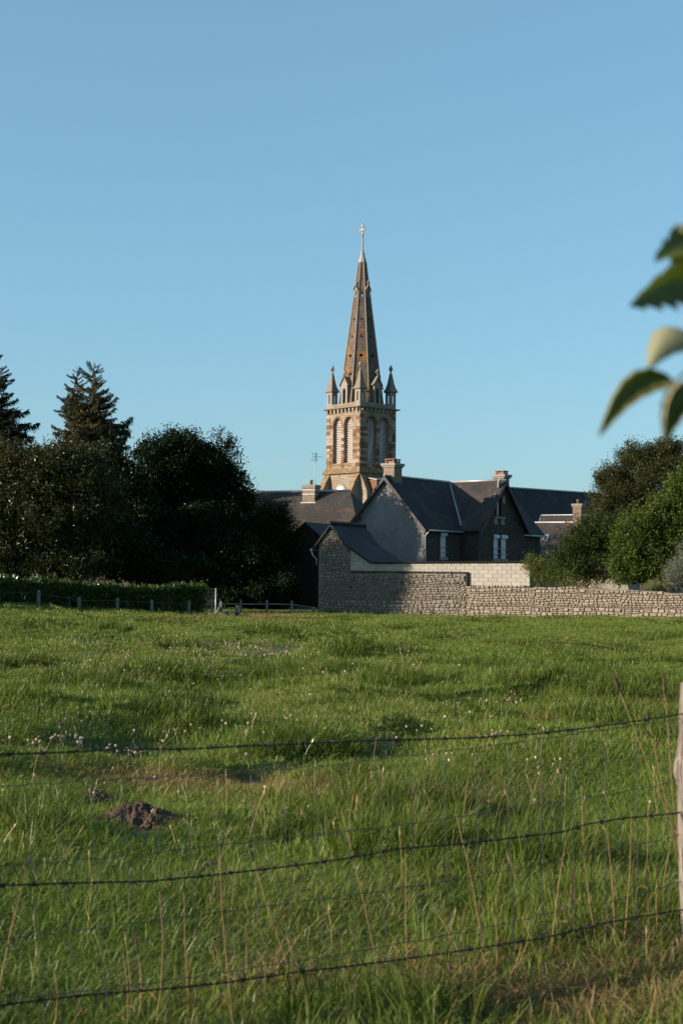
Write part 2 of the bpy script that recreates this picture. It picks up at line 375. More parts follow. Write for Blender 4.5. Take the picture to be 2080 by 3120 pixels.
# ------------------------------------------------------------------ instancing (self-contained: clumps and points share one mesh)
_groups = {}
def scatter_group(nv):
    if nv in _groups: return _groups[nv]
    g = bpy.data.node_groups.new('scatter%d' % nv, 'GeometryNodeTree')
    g.interface.new_socket('Geometry', in_out='INPUT', socket_type='NodeSocketGeometry')
    g.interface.new_socket('Geometry', in_out='OUTPUT', socket_type='NodeSocketGeometry')
    gi = N(g, 'NodeGroupInput'); go = N(g, 'NodeGroupOutput')
    def attr(nm, ty):
        a = N(g, 'GeometryNodeInputNamedAttribute'); a.data_type = ty; a.inputs[0].default_value = nm
        return [o for o in a.outputs if o.enabled][0]
    var = attr('var', 'INT'); isp = attr('ispt', 'INT')
    def eq(v):
        c = N(g, 'FunctionNodeCompare'); c.data_type = 'INT'; c.operation = 'EQUAL'
        ins = [i for i in c.inputs if i.type == 'INT']
        g.links.new(v[0], ins[0]); ins[1].default_value = v[1]; return c.outputs[0]
    sp = N(g, 'GeometryNodeSeparateGeometry'); sp.domain = 'POINT'
    g.links.new(gi.outputs[0], sp.inputs[0]); g.links.new(eq((isp, 1)), sp.inputs[1])
    e2r = N(g, 'FunctionNodeEulerToRotation'); g.links.new(attr('rot', 'FLOAT_VECTOR'), e2r.inputs[0])
    scl = attr('scl', 'FLOAT_VECTOR'); join = N(g, 'GeometryNodeJoinGeometry')
    for v in range(nv):
        s2 = N(g, 'GeometryNodeSeparateGeometry'); s2.domain = 'POINT'
        g.links.new(sp.outputs[1], s2.inputs[0]); g.links.new(eq((var, v)), s2.inputs[1])
        ip = N(g, 'GeometryNodeInstanceOnPoints')
        g.links.new(sp.outputs[0], ip.inputs['Points']); g.links.new(eq((var, v)), ip.inputs['Selection'])
        g.links.new(s2.outputs[0], ip.inputs['Instance']); g.links.new(e2r.outputs[0], ip.inputs['Rotation']); g.links.new(scl, ip.inputs['Scale'])
        g.links.new(ip.outputs[0], join.inputs[0])
    g.links.new(join.outputs[0], go.inputs[0]); _groups[nv] = g
    return g
def scatter(name, variants, pts, rot, scl, mats, parent=None, dry=None, var=None):
    """variants: list of (verts, faces, tone per vertex[, material index]); pts n x 3; rot n x 3; scl n x 3"""
    n = len(pts); nv = len(variants); vs = [np.asarray(pts, float)]; fs = []; tone = [np.zeros(n)]; mi = []
    va = [np.asarray(NP.integers(0, nv, n) if var is None else var)]; isp = [np.ones(n, int)]; off = n
    for k, V in enumerate(variants):
        a = np.asarray(V[0], float); vs.append(a); fs += [tuple(i + off for i in f) for f in V[1]]; off += len(a)
        mi += [V[3] if len(V) > 3 else 0] * len(V[1])
        tone.append(np.asarray(V[2], float)); va.append(np.full(len(a), k)); isp.append(np.zeros(len(a), int))
    tot = off; me = bpy.data.meshes.new(name)
    me.from_pydata(np.concatenate(vs).tolist(), [], fs); me.update(); me.polygons.foreach_set('material_index', mi)
    def setat(nm, ty, arr, key='value'):
        a = me.attributes.new(nm, ty, 'POINT'); a.data.foreach_set(key, np.asarray(arr).ravel())
    setat('tone', 'FLOAT', np.concatenate(tone)); setat('var', 'INT', np.concatenate(va).astype(np.int32)); setat('ispt', 'INT', np.concatenate(isp).astype(np.int32))
    pad = tot - n
    setat('rot', 'FLOAT_VECTOR', np.vstack([rot, np.zeros((pad, 3))]), 'vector'); setat('scl', 'FLOAT_VECTOR', np.vstack([scl, np.ones((pad, 3))]), 'vector')
    setat('dry', 'FLOAT', np.concatenate([np.zeros(n) if dry is None else dry, np.zeros(pad)]))
    for m in (mats if isinstance(mats, (list, tuple)) else [mats]): me.materials.append(m)
    o = bpy.data.objects.new(name, me); COL.objects.link(o)
    if parent is not None: o.parent = parent
    md = o.modifiers.new('scatter', 'NODES'); md.node_group = scatter_group(nv)
    return o
def grass_tuft(nb, rad, lmin, lmax, wd, seed, lean=.5, bias=(0.12, 0.0)):
    r = random.Random(seed); vs = []; fs = []; tn = []
    for _ in range(nb):
        a = r.uniform(0, 2 * math.pi); d = rad * math.sqrt(r.random()); x, y = d * math.cos(a), d * math.sin(a)
        L = r.uniform(lmin, lmax) * (.6 + .8 * float(vnoise(x * 6 + seed * 3.7, y * 6 + seed * 1.3))); az = r.uniform(0, 2 * math.pi); ln = r.uniform(.1, lean) * L
        dx, dy = math.cos(az) * ln + bias[0] * L, math.sin(az) * ln + bias[1] * L
        fa = r.uniform(0, 2 * math.pi); wx, wy = math.cos(fa) * wd * r.uniform(.6, 1.3) / 2, math.sin(fa) * wd / 2
        i = len(vs); t = r.random()
        for q, ww in ((0, .8), (.5, 1.), (.85, .6)):
            zx = L * (q - .22 * q * q * (ln / L) * 2)
            cx, cy = x + dx * q * q, y + dy * q * q
            vs += [(cx - wx * ww, cy - wy * ww, zx - .03), (cx + wx * ww, cy + wy * ww, zx - .03)]
        vs.append((x + dx * 1.25, y + dy * 1.25, L * (1 - .3 * (ln / L) * 2) - .03)); tn += [t] * 7
        fs += [(i, i + 1, i + 3, i + 2), (i + 2, i + 3, i + 5, i + 4), (i + 4, i + 5, i + 6)]
    return vs, fs, tn
def leaf_sprig(nl, rad, ll, lw, seed, droop=.3, flat=.6):
    r = random.Random(seed); vs = []; fs = []; tn = []
    for _ in range(nl):
        p = Vector((r.gauss(0, 1), r.gauss(0, 1), r.gauss(0, flat))) * rad * .55
        d = Vector((r.gauss(0, 1), r.gauss(0, 1), r.gauss(0, .6) - droop)).normalized()
        s = d.cross(Vector((r.gauss(0, .6), r.gauss(0, .6), 1))).normalized(); nn = s.cross(d)
        L = ll * r.uniform(.7, 1.25); W = lw * r.uniform(.8, 1.2); i = len(vs)
        vs += [p, p + d * L * .45 + s * W / 2 + nn * L * .06, p + d * L - nn * L * .08, p + d * L * .45 - s * W / 2 + nn * L * .06]
        fs += [(i, i + 1, i + 2), (i, i + 2, i + 3)]
        tn += [r.random()] * 4
    return [tuple(v) for v in vs], fs, tn
def rand_rot(n, tilt=.6):
    return np.stack([NP.normal(0, tilt, n), NP.normal(0, tilt, n), NP.uniform(0, 2 * math.pi, n)], 1)
def uni(n, lo, hi): 
    s = NP.uniform(lo, hi, n); return np.stack([s, s, s], 1)
# ================================================================== SETTING
def axis(segs):
    out = []
    for a, b, st in segs: out += list(np.arange(a, b, st))
    return np.array(out + [segs[-1][1]])
xs = axis([(-900, -100, 80), (-100, -30, 7), (-30, -12, .6), (-12, 20, .3), (20, 36, .8), (36, 100, 8), (100, 900, 80)])
ys = axis([(-60, 0, 6), (0, 3, 1), (3, 14, .16), (14, 40, .3), (40, 80, .45), (80, 120, 4), (120, 300, 15), (300, 1500, 120)])
gx, gy = np.meshgrid(xs, ys); gzz = gz(gx, gy)
nx, ny = len(xs), len(ys)
gm = bpy.data.meshes.new('field_ground')
idx = np.arange(nx * ny).reshape(ny, nx)
q = np.stack([idx[:-1, :-1], idx[:-1, 1:], idx[1:, 1:], idx[1:, :-1]], -1).reshape(-1, 4)
gm.from_pydata(np.stack([gx.ravel(), gy.ravel(), gzz.ravel()], 1).tolist(), [], q.tolist()); gm.update()
gm.polygons.foreach_set('use_smooth', [True] * len(gm.polygons))
mg, ntg, bgr = newmat('meadow_soil')
cg = ramp(ntg, [(.3, (.028, .045, .010)), (.55, (.05, .075, .016)), (.75, (.08, .085, .03))]); ntg.links.new(noise(ntg, 1.3, 6, .7), cg.inputs[0])
ntg.links.new(cg.outputs[0], bgr.inputs['Base Color']); bgr.inputs['Roughness'].default_value = .95; bump(ntg, bgr, noise(ntg, 12, 4), .8, .05)
gm.materials.append(mg)
go_ = bpy.data.objects.new('field_ground', gm); COL.objects.link(go_); tag(go_, kind='structure')

# ================================================================== small builders
def lancet(cx, wd, z0, zs, zt, n=7):
    """pointed opening, counter-clockwise"""
    h = wd / 2; pts = [(cx - h, z0), (cx + h, z0), (cx + h, zs)]
    for i in range(1, n): 
        t = i / n; pts.append((cx + h * math.cos(t * math.pi / 2) ** 0.8, zs + (zt - zs) * math.sin(t * math.pi / 2) ** 1.0 * (0.86 + .14 * t)))
    pts.append((cx, zt))
    for i in range(n - 1, 0, -1):
        t = i / n; pts.append((cx - h * math.cos(t * math.pi / 2) ** 0.8, zs + (zt - zs) * math.sin(t * math.pi / 2) ** 1.0 * (0.86 + .14 * t)))
    pts.append((cx - h, zs)); return pts
def rect(x0, x1, z0, z1): return [(x0, z0), (x1, z0), (x1, z1), (x0, z1)]
_blk = {}
def block_mesh(sx, sz, depth, mat, bev=.012):
    """bevelled block, front on -y side, lower left front corner at the origin"""
    key = (round(sx, 2), round(sz, 2), depth, mat.name)
    if key in _blk: return _blk[key]
    b = MB(); e = bev
    V = [(0, 0, 0), (sx, 0, 0), (sx, 0, sz), (0, 0, sz), (e, -depth, e), (sx - e, -depth, e), (sx - e, -depth, sz - e), (e, -depth, sz - e)]
    b.mesh(V, [(4, 5, 6, 7), (0, 1, 5, 4), (1, 2, 6, 5), (2, 3, 7, 6), (3, 0, 4, 7)])
    o = b.build('block', mat); me = o.data; bpy.data.objects.remove(o); _blk[key] = me; return me
def roof_quads(mb, L0, L1, W, eave, ridge, over=.3, t=.12, gab=(.25, .25)):
    """gable roof along local x, walls y 0..W"""
    h = W / 2; sl = (ridge - eave) / h; x0, x1 = L0 - gab[0], L1 + gab[1]
    mb.slab([(x0, -over, eave - over * sl), (x1, -over, eave - over * sl), (x1, h, ridge), (x0, h, ridge)], t)
    mb.slab([(x1, W + over, eave - over * sl), (x0, W + over, eave - over * sl), (x0, h, ridge), (x1, h, ridge)], t)
def chimney(parent, c, sx, sy, z0, z1, mat, pots=2, potstyle='pot', cap=.1, capmat=None):
    """stack > cap, pots; c in parent's local coordinates"""
    b = MB(); b.bx(c[0] - sx / 2, c[0] + sx / 2, c[1] - sy / 2, c[1] + sy / 2, z0, z1)
    st = b.build('chimney', mat, parent, .012)
    b = MB(); b.bx(c[0] - sx / 2 - cap, c[0] + sx / 2 + cap, c[1] - sy / 2 - cap, c[1] + sy / 2 + cap, z1 - .06, z1 + .12)
    b.bx(c[0] - sx / 2 - cap * .5, c[0] + sx / 2 + cap * .5, c[1] - sy / 2 - cap * .5, c[1] + sy / 2 + cap * .5, z1 - .16, z1 - .063)
    b.build('chimney_cap', capmat or mat, st, .015)
    for k in range(pots):
        px_ = c[0] + (k - (pots - 1) / 2) * sx * .45
        b = MB()
        if potstyle == 'pot':
            b.lathe([(.13, z1 + .121), (.11, z1 + .42), (.14, z1 + .44), (.14, z1 + .5)], (px_, c[1], 0), 10, smooth=True)
            b.build('chimney_pot', M['terracotta'], st)
    if potstyle == 'table':
        b = MB()
        for ax in (-.36, 0, .36):
            for ay in (-.34, .34): b.bx(c[0] + ax * sx - .05, c[0] + ax * sx + .05, c[1] + ay * sy - .05, c[1] + ay * sy + .05, z1 + .121, z1 + .36)
        b.bx(c[0] - sx * .30, c[0] + sx * .30, c[1] - sy * .28, c[1] + sy * .28, z1 + .121, z1 + .27)
        b.bx(c[0] - sx * .46, c[0] + sx * .46, c[1] - sy * .44, c[1] + sy * .44, z1 + .36, z1 + .42)
        b.build('chimney_hood', M['terracotta'], st, .01)
    return st
def ridge_cap(parent, a, b, r=.09, mat=None, name='ridge_cap'):
    m = MB(); m.tube([a, b], r, 6); return m.build(name, mat or M['zinc'], parent)

# ================================================================== CHURCH (tower, spire, nave)
TW = 5.66; TY = 160.0
tc_ = P(1095, 1400, TY); TG = -0.8
TROT = R(42)
church = empty('church', (tc_.x, tc_.y, TG), TROT, 'stone church with a tall pointed spire, clock tower and slate nave', 'church')
def tz(py, px=1095, Y=TY): return zat(px, py, Y) - TG
zc_t, zc_b = tz(1234), tz(1240)         # cornice
z_str1, z_str0 = tz(1424), tz(1440)     # sloping string course
zo_b, zo_s, zo_t = tz(1407), tz(1291), tz(1266)
def face_frame(k):
    """k 0 right face, 1 left face, 2 back, 3 far"""
    return [((0, 0, 0), (1, 0, 0)), ((0, TW, 0), (0, -1, 0)), ((TW, TW, 0), (-1, 0, 0)), ((TW, 0, 0), (0, 1, 0))][k]
OPEN = [(.332 * TW, .245 * TW), (.668 * TW, .26 * TW)]
for k in range(4):
    o0, ux = face_frame(k); o0 = Vector(o0); ux = Vector(ux); uz = Vector((0, 0, 1)); nn = ux.cross(uz)
    hol = [lancet(c, wd, zo_b, zo_s, zo_t) for c, wd in OPEN]
    b = MB(); b.plate(o0, ux, uz, rect(0.003, TW - .003, z_str1 - .05, zc_b), hol, .55)
    wl = b.build('belfry_wall', M['tower'], church)
    for c, wd in OPEN:
        b = MB(); nsl = 26
        for i in range(nsl):
            z = zo_b + .1 + (zo_t - zo_b) * i / nsl
            ww = wd if z < zo_s else wd * max(.05, math.cos(math.asin(min(1, (z - zo_s) / (zo_t - zo_s)))) )
            rot = Matrix((ux, -nn, uz)).transposed() @ Matrix.Rotation(R(40), 3, 'X')
            b.box(o0 + ux * c - nn * .42 + uz * z, (ww, .22, .04), rot)
        b.build('louvers', M['louver'], wl)
        b = MB(); b.plate(o0 + nn * .02, ux, uz, lancet(c, wd + .34, zo_s - .2, zo_s, zo_t + .2), [lancet(c, wd + .02, zo_s - .19, zo_s, zo_t + .01)], .12)
        b.build('hood_mould', M['rust'], wl)
        b = MB(); b.plate(o0 + nn * .05, ux, uz, rect(c - wd / 2 - .12, c + wd / 2 + .12, zo_b - .30, zo_b - .005), [], .3); b.build('sill', M['ochre'], wl, .04)
    if k < 2:
        # banded quoins and pier stones, one block each
        rows = []; z = z_str1 + .12
        while z < zc_b - .45:
            h = random.uniform(.30, .46); rows.append((z, h)); z += h
        for ri, (z, h) in enumerate(rows):
            zm = z + h / 2
            if zm > zo_b - .32 and z < zo_s + .1 and zm < zo_t + .2:
                e1 = [(0, OPEN[0][0] - OPEN[0][1] / 2), (OPEN[0][0] + OPEN[0][1] / 2, OPEN[1][0] - OPEN[1][1] / 2), (OPEN[1][0] + OPEN[1][1] / 2, TW)]
            elif z >= zo_s + .1: e1 = [(0, .62), (TW - .62, TW)] if z < zo_t + .1 else [(0, .8), (TW - .9, TW)]
            else: e1 = [(0, .75), (.75, 1.9), (1.9, 2.9), (2.9, 3.9), (3.9, TW - .7), (TW - .7, TW)]
            for a, c in e1:
                wd_ = c - a; cuts = [a, c]
                if wd_ > .9: cuts = [a, a + wd_ * random.uniform(.4, .62), c]
                for q0, q1 in zip(cuts[:-1], cuts[1:]):
                    rr = random.random(); band = (ri % 2 == 0)
                    mt = M['rust'] if rr < (.62 if band else .2) else (M['ochre'] if rr < (.80 if band else .34) else M['cream'])
                    me = block_mesh(q1 - q0 - .02, h - .02, round(random.choice([.03, .045, .06]), 3), mt)
                    loc = o0 + ux * (q0 + .01) + uz * (z + .01)
                    child('stone', me, wl, loc, (0, 0, math.atan2(ux.y, ux.x)))
# cornice, corbels, parapet
ce = Vector((TW / 2, TW / 2, 0))
def sq(mb, half, z0, z1, half1=None):
    h1 = half if half1 is None else half1
    mb.lathe([(half * math.sqrt(2), z0), (h1 * math.sqrt(2), z1)], ce, 4, R(45))
b = MB(); sq(b, TW / 2 + .10, zc_b - .02, zc_b + .05, TW / 2 + .34); sq(b, TW / 2 + .36, zc_b + .052, zc_b + .17); b.build('cornice', M['pinn_cap'], church)
for k in range(2):
    o0, ux = face_frame(k); o0 = Vector(o0); ux = Vector(ux); nn = ux.cross(Vector((0, 0, 1)))
    for i in range(9):
        b = MB(); rot = Matrix((ux, -nn, Vector((0, 0, 1)))).transposed()
        c0 = o0 + ux * (TW * (i + .5) / 9)
        b.box(c0 + nn * .13 + Vector((0, 0, zc_b - .16)), (.24, .25, .26), rot); b.box(c0 + nn * .07 + Vector((0, 0, zc_b - .38)), (.2, .13, .18), rot)
        b.build('corbel', M['cream'], church, .02)
b = MB(); sq(b, TW / 2 - .02, zc_b + .172, zc_b + .20)
b.build('tower_deck', M['tower'], church)
for k in range(4):
    o0, ux = face_frame(k); b = MB(); b.plate(Vector(o0), ux, (0, 0, 1), [(.7, zc_b + .202), (TW - .7, zc_b + .202), (TW - .7, zc_b + .72), (TW * .62, zc_b + .62), (TW * .38, zc_b + .62), (.7, zc_b + .66)], [], .35)
    b.build('parapet', M['tower'], church)
# sloping string course + lower stage
b = MB(); sq(b, TW / 2 + .36, z_str0, z_str0 + .10); sq(b, TW / 2 + .36, z_str0 + .102, z_str1 + .1, TW / 2 + .01); b.build('string_course', M['ochre'], church)
clock_c = OPEN[0][0] * .5 + OPEN[1][0] * .5
b = MB(); sq(b, TW / 2 + .06, -.3, z_str0 - .002); b.build('tower_base', M['tower'], church)
def buttress(side, u0, u1, proj, ztop):
    o0, ux = face_frame(side); o0 = Vector(o0); ux = Vector(ux); uz = Vector((0, 0, 1)); nn = ux.cross(uz)
    b = MB(); pr = [(0, -.3), (proj, -.3), (proj, ztop - 2.1), (proj * .62, ztop - 1.25), (proj * .62, ztop - 1.1), (0, ztop)]
    pts0 = [o0 + ux * u0 + nn * (.03 + a) + uz * z for a, z in pr]; pts1 = [p + ux * (u1 - u0) for p in pts0]
    n = len(pr); b.mesh(pts0 + pts1, [tuple(range(n)), tuple(range(2 * n - 1, n - 1, -1))] + [(i, n + i, n + (i + 1) % n, (i + 1) % n) for i in range(n)])
    bt = b.build('buttress', M['tower'], church, .02)
    for (a0, z0), (a1, z1) in (((proj, ztop - 2.1), (proj * .62, ztop - 1.25)), ((proj * .62, ztop - 1.1), (0, ztop))):
        for i in range(2):
            t0, t1 = i / 2, (i + 1) / 2; lift = Vector(nn * (z1 - z0) + uz * (a0 - a1)).normalized() * .06
            qs = [o0 + ux * (u0 - .04) + nn * (.03 + a0 + (a1 - a0) * t0) + uz * (z0 + (z1 - z0) * t0), o0 + ux * (u1 + .04) + nn * (.03 + a0 + (a1 - a0) * t0) + uz * (z0 + (z1 - z0) * t0),
                  o0 + ux * (u1 + .04) + nn * (.03 + a0 + (a1 - a0) * t1) + uz * (z0 + (z1 - z0) * t1), o0 + ux * (u0 - .04) + nn * (.03 + a0 + (a1 - a0) * t1) + uz * (z0 + (z1 - z0) * t1)]
            m = MB(); m.slab([p + lift for p in qs], .075); m.build('weathering_stone', M['ochre'], bt, .015)
for side, u0, u1 in ((1, -.1, .75), (1, TW - .78, TW + .05), (0, -.02, .55), (0, TW - .75, TW + .1)):
    buttress(side, u0, u1, 1.25, z_str0 - .02)
# clock on the lit face
cp = hit(1040, 1497, church.matrix_world.translation if False else Vector((tc_.x, tc_.y, 0)), (-math.cos(TROT), -math.sin(TROT), 0))
cu = TW - ((Matrix.Rotation(-TROT, 3, 'Z') @ (cp - Vector((tc_.x, tc_.y, 0)))).y); cz = cp.z - TG - .05
clk = MB()
def disc(mb, r, y0, y1, n=32, r2=None):
    vs = []; fs = []
    o0, ux = face_frame(1); o0 = Vector(o0); ux = Vector(ux); uz = Vector((0, 0, 1)); nn = ux.cross(uz)
    for yy, rr in ((y0, r), (y1, r2 or r)):
        for i in range(n): a = 2 * math.pi * i / n; vs.append(o0 + ux * (cu + rr * math.cos(a)) + uz * (cz + rr * math.sin(a)) + nn * yy)
    fs = [(i, (i + 1) % n, n + (i + 1) % n, n + i) for i in range(n)] + [tuple(range(n, 2 * n))]
    mb.mesh(vs, fs)
disc(clk, .95, .06, .18, r2=.90); clock = clk.build('clock_surround', M['pinn'], church)
clk = MB(); disc(clk, .66, .182, .21); clk.build('clock_dial', M['dial'], clock)
o0, ux = face_frame(1); o0 = Vector(o0); ux = Vector(ux); uz = Vector((0, 0, 1)); nn = ux.cross(uz)
rom = ['XII', 'I', 'II', 'III', 'IV', 'V', 'VI', 'VII', 'VIII', 'IX', 'X', 'XI']
nm = MB()
def stroke(mb, cx, cz_, x0, z0, x1, z1, ang, wd):
    d = Vector((x1 - x0, z1 - z0)); L = d.length; d /= L; pq = Vector((-d.y, d.x)) * wd / 2
    pts = []
    for a, b_ in (((x0, z0), -1), ((x1, z1), -1), ((x1, z1), 1), ((x0, z0), 1)):
        x = a[0] + pq.x * b_; z = a[1] + pq.y * b_
        X = x * math.cos(ang) - z * math.sin(ang) + cx; Z = x * math.sin(ang) + z * math.cos(ang) + cz_
        pts.append(o0 + ux * (cu + X) + uz * (cz + Z) + nn * .216)
    mb.face(pts)
for i, s in enumerate(rom):
    th = math.pi / 2 - i * math.pi / 6; r0 = .52; cw = {'I': .035, 'V': .085, 'X': .085}; tw_ = sum(cw[c] for c in s); x = -tw_ / 2; H = .085
    for c in s:
        a = th - math.pi / 2; cx, cz_ = r0 * math.cos(th), r0 * math.sin(th)
        if c == 'I': stroke(nm, cx, cz_, x + .017, -H, x + .017, H, a, .022)
        if c == 'V': stroke(nm, cx, cz_, x + .008, H, x + .042, -H, a, .022); stroke(nm, cx, cz_, x + .076, H, x + .042, -H, a, .018)
        if c == 'X': stroke(nm, cx, cz_, x + .008, H, x + .076, -H, a, .022); stroke(nm, cx, cz_, x + .076, H, x + .008, -H, a, .018)
        x += cw[c]
nm.build('clock_numerals', M['black'], clock)
hm = MB(); stroke(hm, 0, 0, 0, -.08, 0, .40, R(-215), .03); stroke(hm, 0, 0, 0, -.06, 0, .28, R(-110), .045)
hm.build('clock_hands', M['black'], clock).location = (-.012, 0, 0)
# pinnacles
def finial(mb, c, z, s):
    c = Vector(c); mb.lathe([(.12 * s, z), (.10 * s, z + .35 * s), (.17 * s, z + .40 * s), (.10 * s, z + .46 * s)], c, 8)
    mb.lathe([(.08 * s, z + .46 * s), (.20 * s, z + .80 * s), (.16 * s, z + .95 * s), (.02 * s, z + 1.16 * s)], c, 8)
    for k in range(4):
        a = k * math.pi / 2 + R(3); d = Vector((math.cos(a), math.sin(a), 0))
        mb.tube([c + Vector((0, 0, z + .50 * s)), c + d * .22 * s + Vector((0, 0, z + .56 * s)), c + d * .34 * s + Vector((0, 0, z + .74 * s))], [.09 * s, .085 * s, .015 * s], 5)
pz0 = zc_b + .175; pz1 = tz(1182); pz2 = tz(1126); pz3 = tz(1097)
for cx, cy in ((.44, .44), (TW - .44, .44), (.44, TW - .44), (TW - .44, TW - .44)):
    hol = [lancet(.43, .24, .62, 1.45, 1.72)]
    b = MB()
    for k in range(4):
        a = k * math.pi / 2; ux_ = Vector((math.cos(a), math.sin(a), 0)); n_ = ux_.cross(Vector((0, 0, 1)))
        b.plate(Vector((cx, cy, pz0)) - ux_ * .43 + n_ * .43, ux_, (0, 0, 1), rect(0.002, .858, 0, pz1 - pz0), hol, .14)
    pin = b.build('pinnacle', M['pinn'], church)
    b = MB(); s2 = math.sqrt(2); H = pz2 - pz1
    b.lathe([(.44 * s2, pz1 - .08), (.62 * s2, pz1), (.60 * s2, pz1 + .06), (.42 * s2, pz1 + H * .22), (.30 * s2, pz1 + H * .45), (.13 * s2, pz1 + H * .97), (.17 * s2, pz2)], (cx, cy, 0), 4, R(45))
    cap_ = b.build('pinnacle_cap', M['pinn_cap'], pin)
    b = MB(); finial(b, (cx, cy, 0), pz2, (pz3 - pz2) / 1.16); b.build('finial', M['pinn'], pin)
# spire : eight faces with real openings, rings at each course, ribs on the edges
SY = TY + 4
szb, szt = zc_b + .2, zat(1105, 801, SY) - TG
Rb, Rt = 5.05 / 2, .86 / 2                    # half width across flats
oc = 1 / math.cos(R(22.5))
def trefoil(cx, cz, s):
    pts = []
    for i in range(18):
        a = math.pi / 2 + 2 * math.pi * i / 18; r = s * (.62 + .38 * math.cos(3 * (a - math.pi / 2))); pts.append((cx + r * math.cos(a), cz + r * math.sin(a)))
    return pts
def quatre(cx, cz, s):
    pts = []
    for i in range(16):
        a = 2 * math.pi * i / 16; r = s * (.8 + .2 * math.cos(4 * a)); pts.append((cx + r * math.cos(a), cz + r * math.sin(a)))
    return pts
slant = math.hypot(szt - szb, Rb - Rt)
def zl(py): return (zat(1101, py, SY) - TG - szb) / (szt - szb) * slant
spire = None
for k in range(8):
    a = k * math.pi / 4 - math.pi / 2          # outward direction of face k
    nd = Vector((math.cos(a), math.sin(a), 0)); ux_ = Vector((-nd.y, nd.x, 0))
    up = (Vector((0, 0, szt - szb)) - nd * (Rb - Rt)).normalized()
    hb, ht = Rb * math.tan(R(22.5)), Rt * math.tan(R(22.5))
    hol = [quatre(0, zl(1089), .26), trefoil(0, zl(1030), .24), trefoil(0, zl(977), .22)]
    if k % 2 == 1: hol.append(lancet(0, .22, zl(908), zl(896), zl(890)))
    b = MB(); b.plate(ce + Vector((0, 0, szb)) + nd * Rb, ux_, up, [(-hb, 0), (hb, 0), (ht, slant), (-ht, slant)], hol, .16)
    f = b.build('spire_face', M['spire'], church)
    if spire is None: spire = f
ncs = 44
for i in range(1, ncs):
    t = i / ncs; z = szb + (szt - szb) * t; r = (Rb + (Rt - Rb) * t) * oc
    if any(abs(zl(py) / slant - t) < .0065 for py in (1089, 1030, 977, 899)): continue
    b = MB(); b.lathe([(r - .03, z - .03), (r + .022, z - .025), (r - .004, z + .03)], ce, 8, R(22.5), cap=False); b.build('spire_course', M['spire'], spire)
for k in range(8):
    a = R(22.5) + k * math.pi / 4; d = Vector((math.cos(a), math.sin(a), 0))
    b = MB(); b.tube([ce + d * (Rb * oc + .02) + Vector((0, 0, szb)), ce + d * (Rt * oc + .01) + Vector((0, 0, szt))], [.10, .055], 6); b.build('spire_rib', M['rib'], spire)
# lucarnes
def lucarne(k, z0, z1, wd, rad, dep, fin):
    a = k * math.pi / 2 - math.pi / 2; nd = Vector((math.cos(a), math.sin(a), 0)); ux_ = Vector((-nd.y, nd.x, 0)); uz = Vector((0, 0, 1))
    o = ce + nd * rad; h = z1 - z0; g = wd * .75; b = MB()
    b.plate(o - ux_ * wd / 2 + uz * z0, ux_, uz, [(0, 0), (wd, 0), (wd, h - g), (wd / 2, h), (0, h - g)], [lancet(wd / 2, wd * .46, h * .10, h * .52, h * .64), trefoil(wd / 2, h - g * .62, wd * .11)], .18)
    for sx in (0, 1):
        b.plate(o + ux_ * (wd / 2 if sx else -wd / 2) - (nd * .181 if sx else nd * dep) + uz * z0, -nd if sx else nd, uz, rect(0, dep - .181, 0, h - g), [], .12)
    lu = b.build('lucarne', M['pinn'], church)
    for s in (-1, 1):
        m = MB(); e = wd * .18
        A = o + ux_ * s * (wd / 2 + e) + uz * (z1 - g - e * g / (wd / 2) + .06); B = o + uz * (z1 + .06)
        qd = [A + nd * .14, B + nd * .14, B - nd * dep, A - nd * dep]
        m.slab(qd if s > 0 else qd[::-1], .09); m.build('lucarne_roof', M['pinn_cap'], lu)
    m = MB(); c = o + nd * .02
    m.tube([c + uz * (z1 + .05), c + uz * (z1 + fin)], [.10, .06], 6); m.box(c + uz * (z1 + fin * .72), (fin * .62, fin * .2, fin * .2), Matrix((ux_, nd, uz)).transposed())
    m.lathe([(fin * .10, z1 + fin * .9), (fin * .16, z1 + fin), (.01, z1 + fin * 1.15)], c, 6)
    m.build('lucarne_cross', M['pinn'], lu)
for k in range(4):
    lucarne(k, zc_b + .2, tz(1142), 1.02, Rb + .18, 1.35, .85)
    tt = zl(908) / slant
    lucarne(k, szb + (szt - szb) * tt, szb + (szt - szb) * tt + 1.25, .46, Rb + (Rt - Rb) * tt + .06, .34, .62)
# spire top: collar, shaft, stone cross, rod
def zs(py): return zat(1106, py, SY) - TG
b = MB(); b.lathe([(.50, zs(801)), (.48, zs(797)), (.30, zs(783)), (.26, zs(775)), (.28, zs(772)), (.22, zs(769)), (.15, zs(765)), (.18, zs(763)), (.12, zs(761)), (.10, zs(720))], ce, 8, R(22.5), smooth=False)
top = b.build('spire_finial', M['white_stone'], church)
czs = zs(700); b = MB(); yw = Matrix.Rotation(R(0), 3, 'Z'); axc = Vector((0, -1, 0))  # arms along local y (face the lit side)
def slabpoly(mb, pts, th, c):
    mb.plate(Vector(c) - Vector((th / 2, 0, 0)), (0, -1, 0), (0, 0, 1), pts, [], th)
arm = .47; tk = .085; cr = []
prof = [(tk, tk), (tk + .10, tk * 1.0), (arm - .16, tk * .95), (arm - .13, tk + .10), (arm - .05, tk + .10), (arm - .05, tk * .7), (arm, tk * .6)]
for q_ in range(4):
    ca, sa = math.cos(q_ * math.pi / 2), math.sin(q_ * math.pi / 2); f = 1.0
    for a_, h_ in [(x, -y) for x, y in prof] + [(x, y) for x, y in prof[::-1]]:
        f = 1.35 if q_ == 1 else 1.0
        cr.append((a_ * f * ca - h_ * sa, a_ * f * sa + h_ * ca))
slabpoly(b, cr, .14, ce + Vector((0, 0, czs))); b.tube([ce + Vector((0, 0, zs(721))), ce + Vector((0, 0, czs - .3))], [.1, .1], 8)
b.build('cross', M['white_stone'], top)
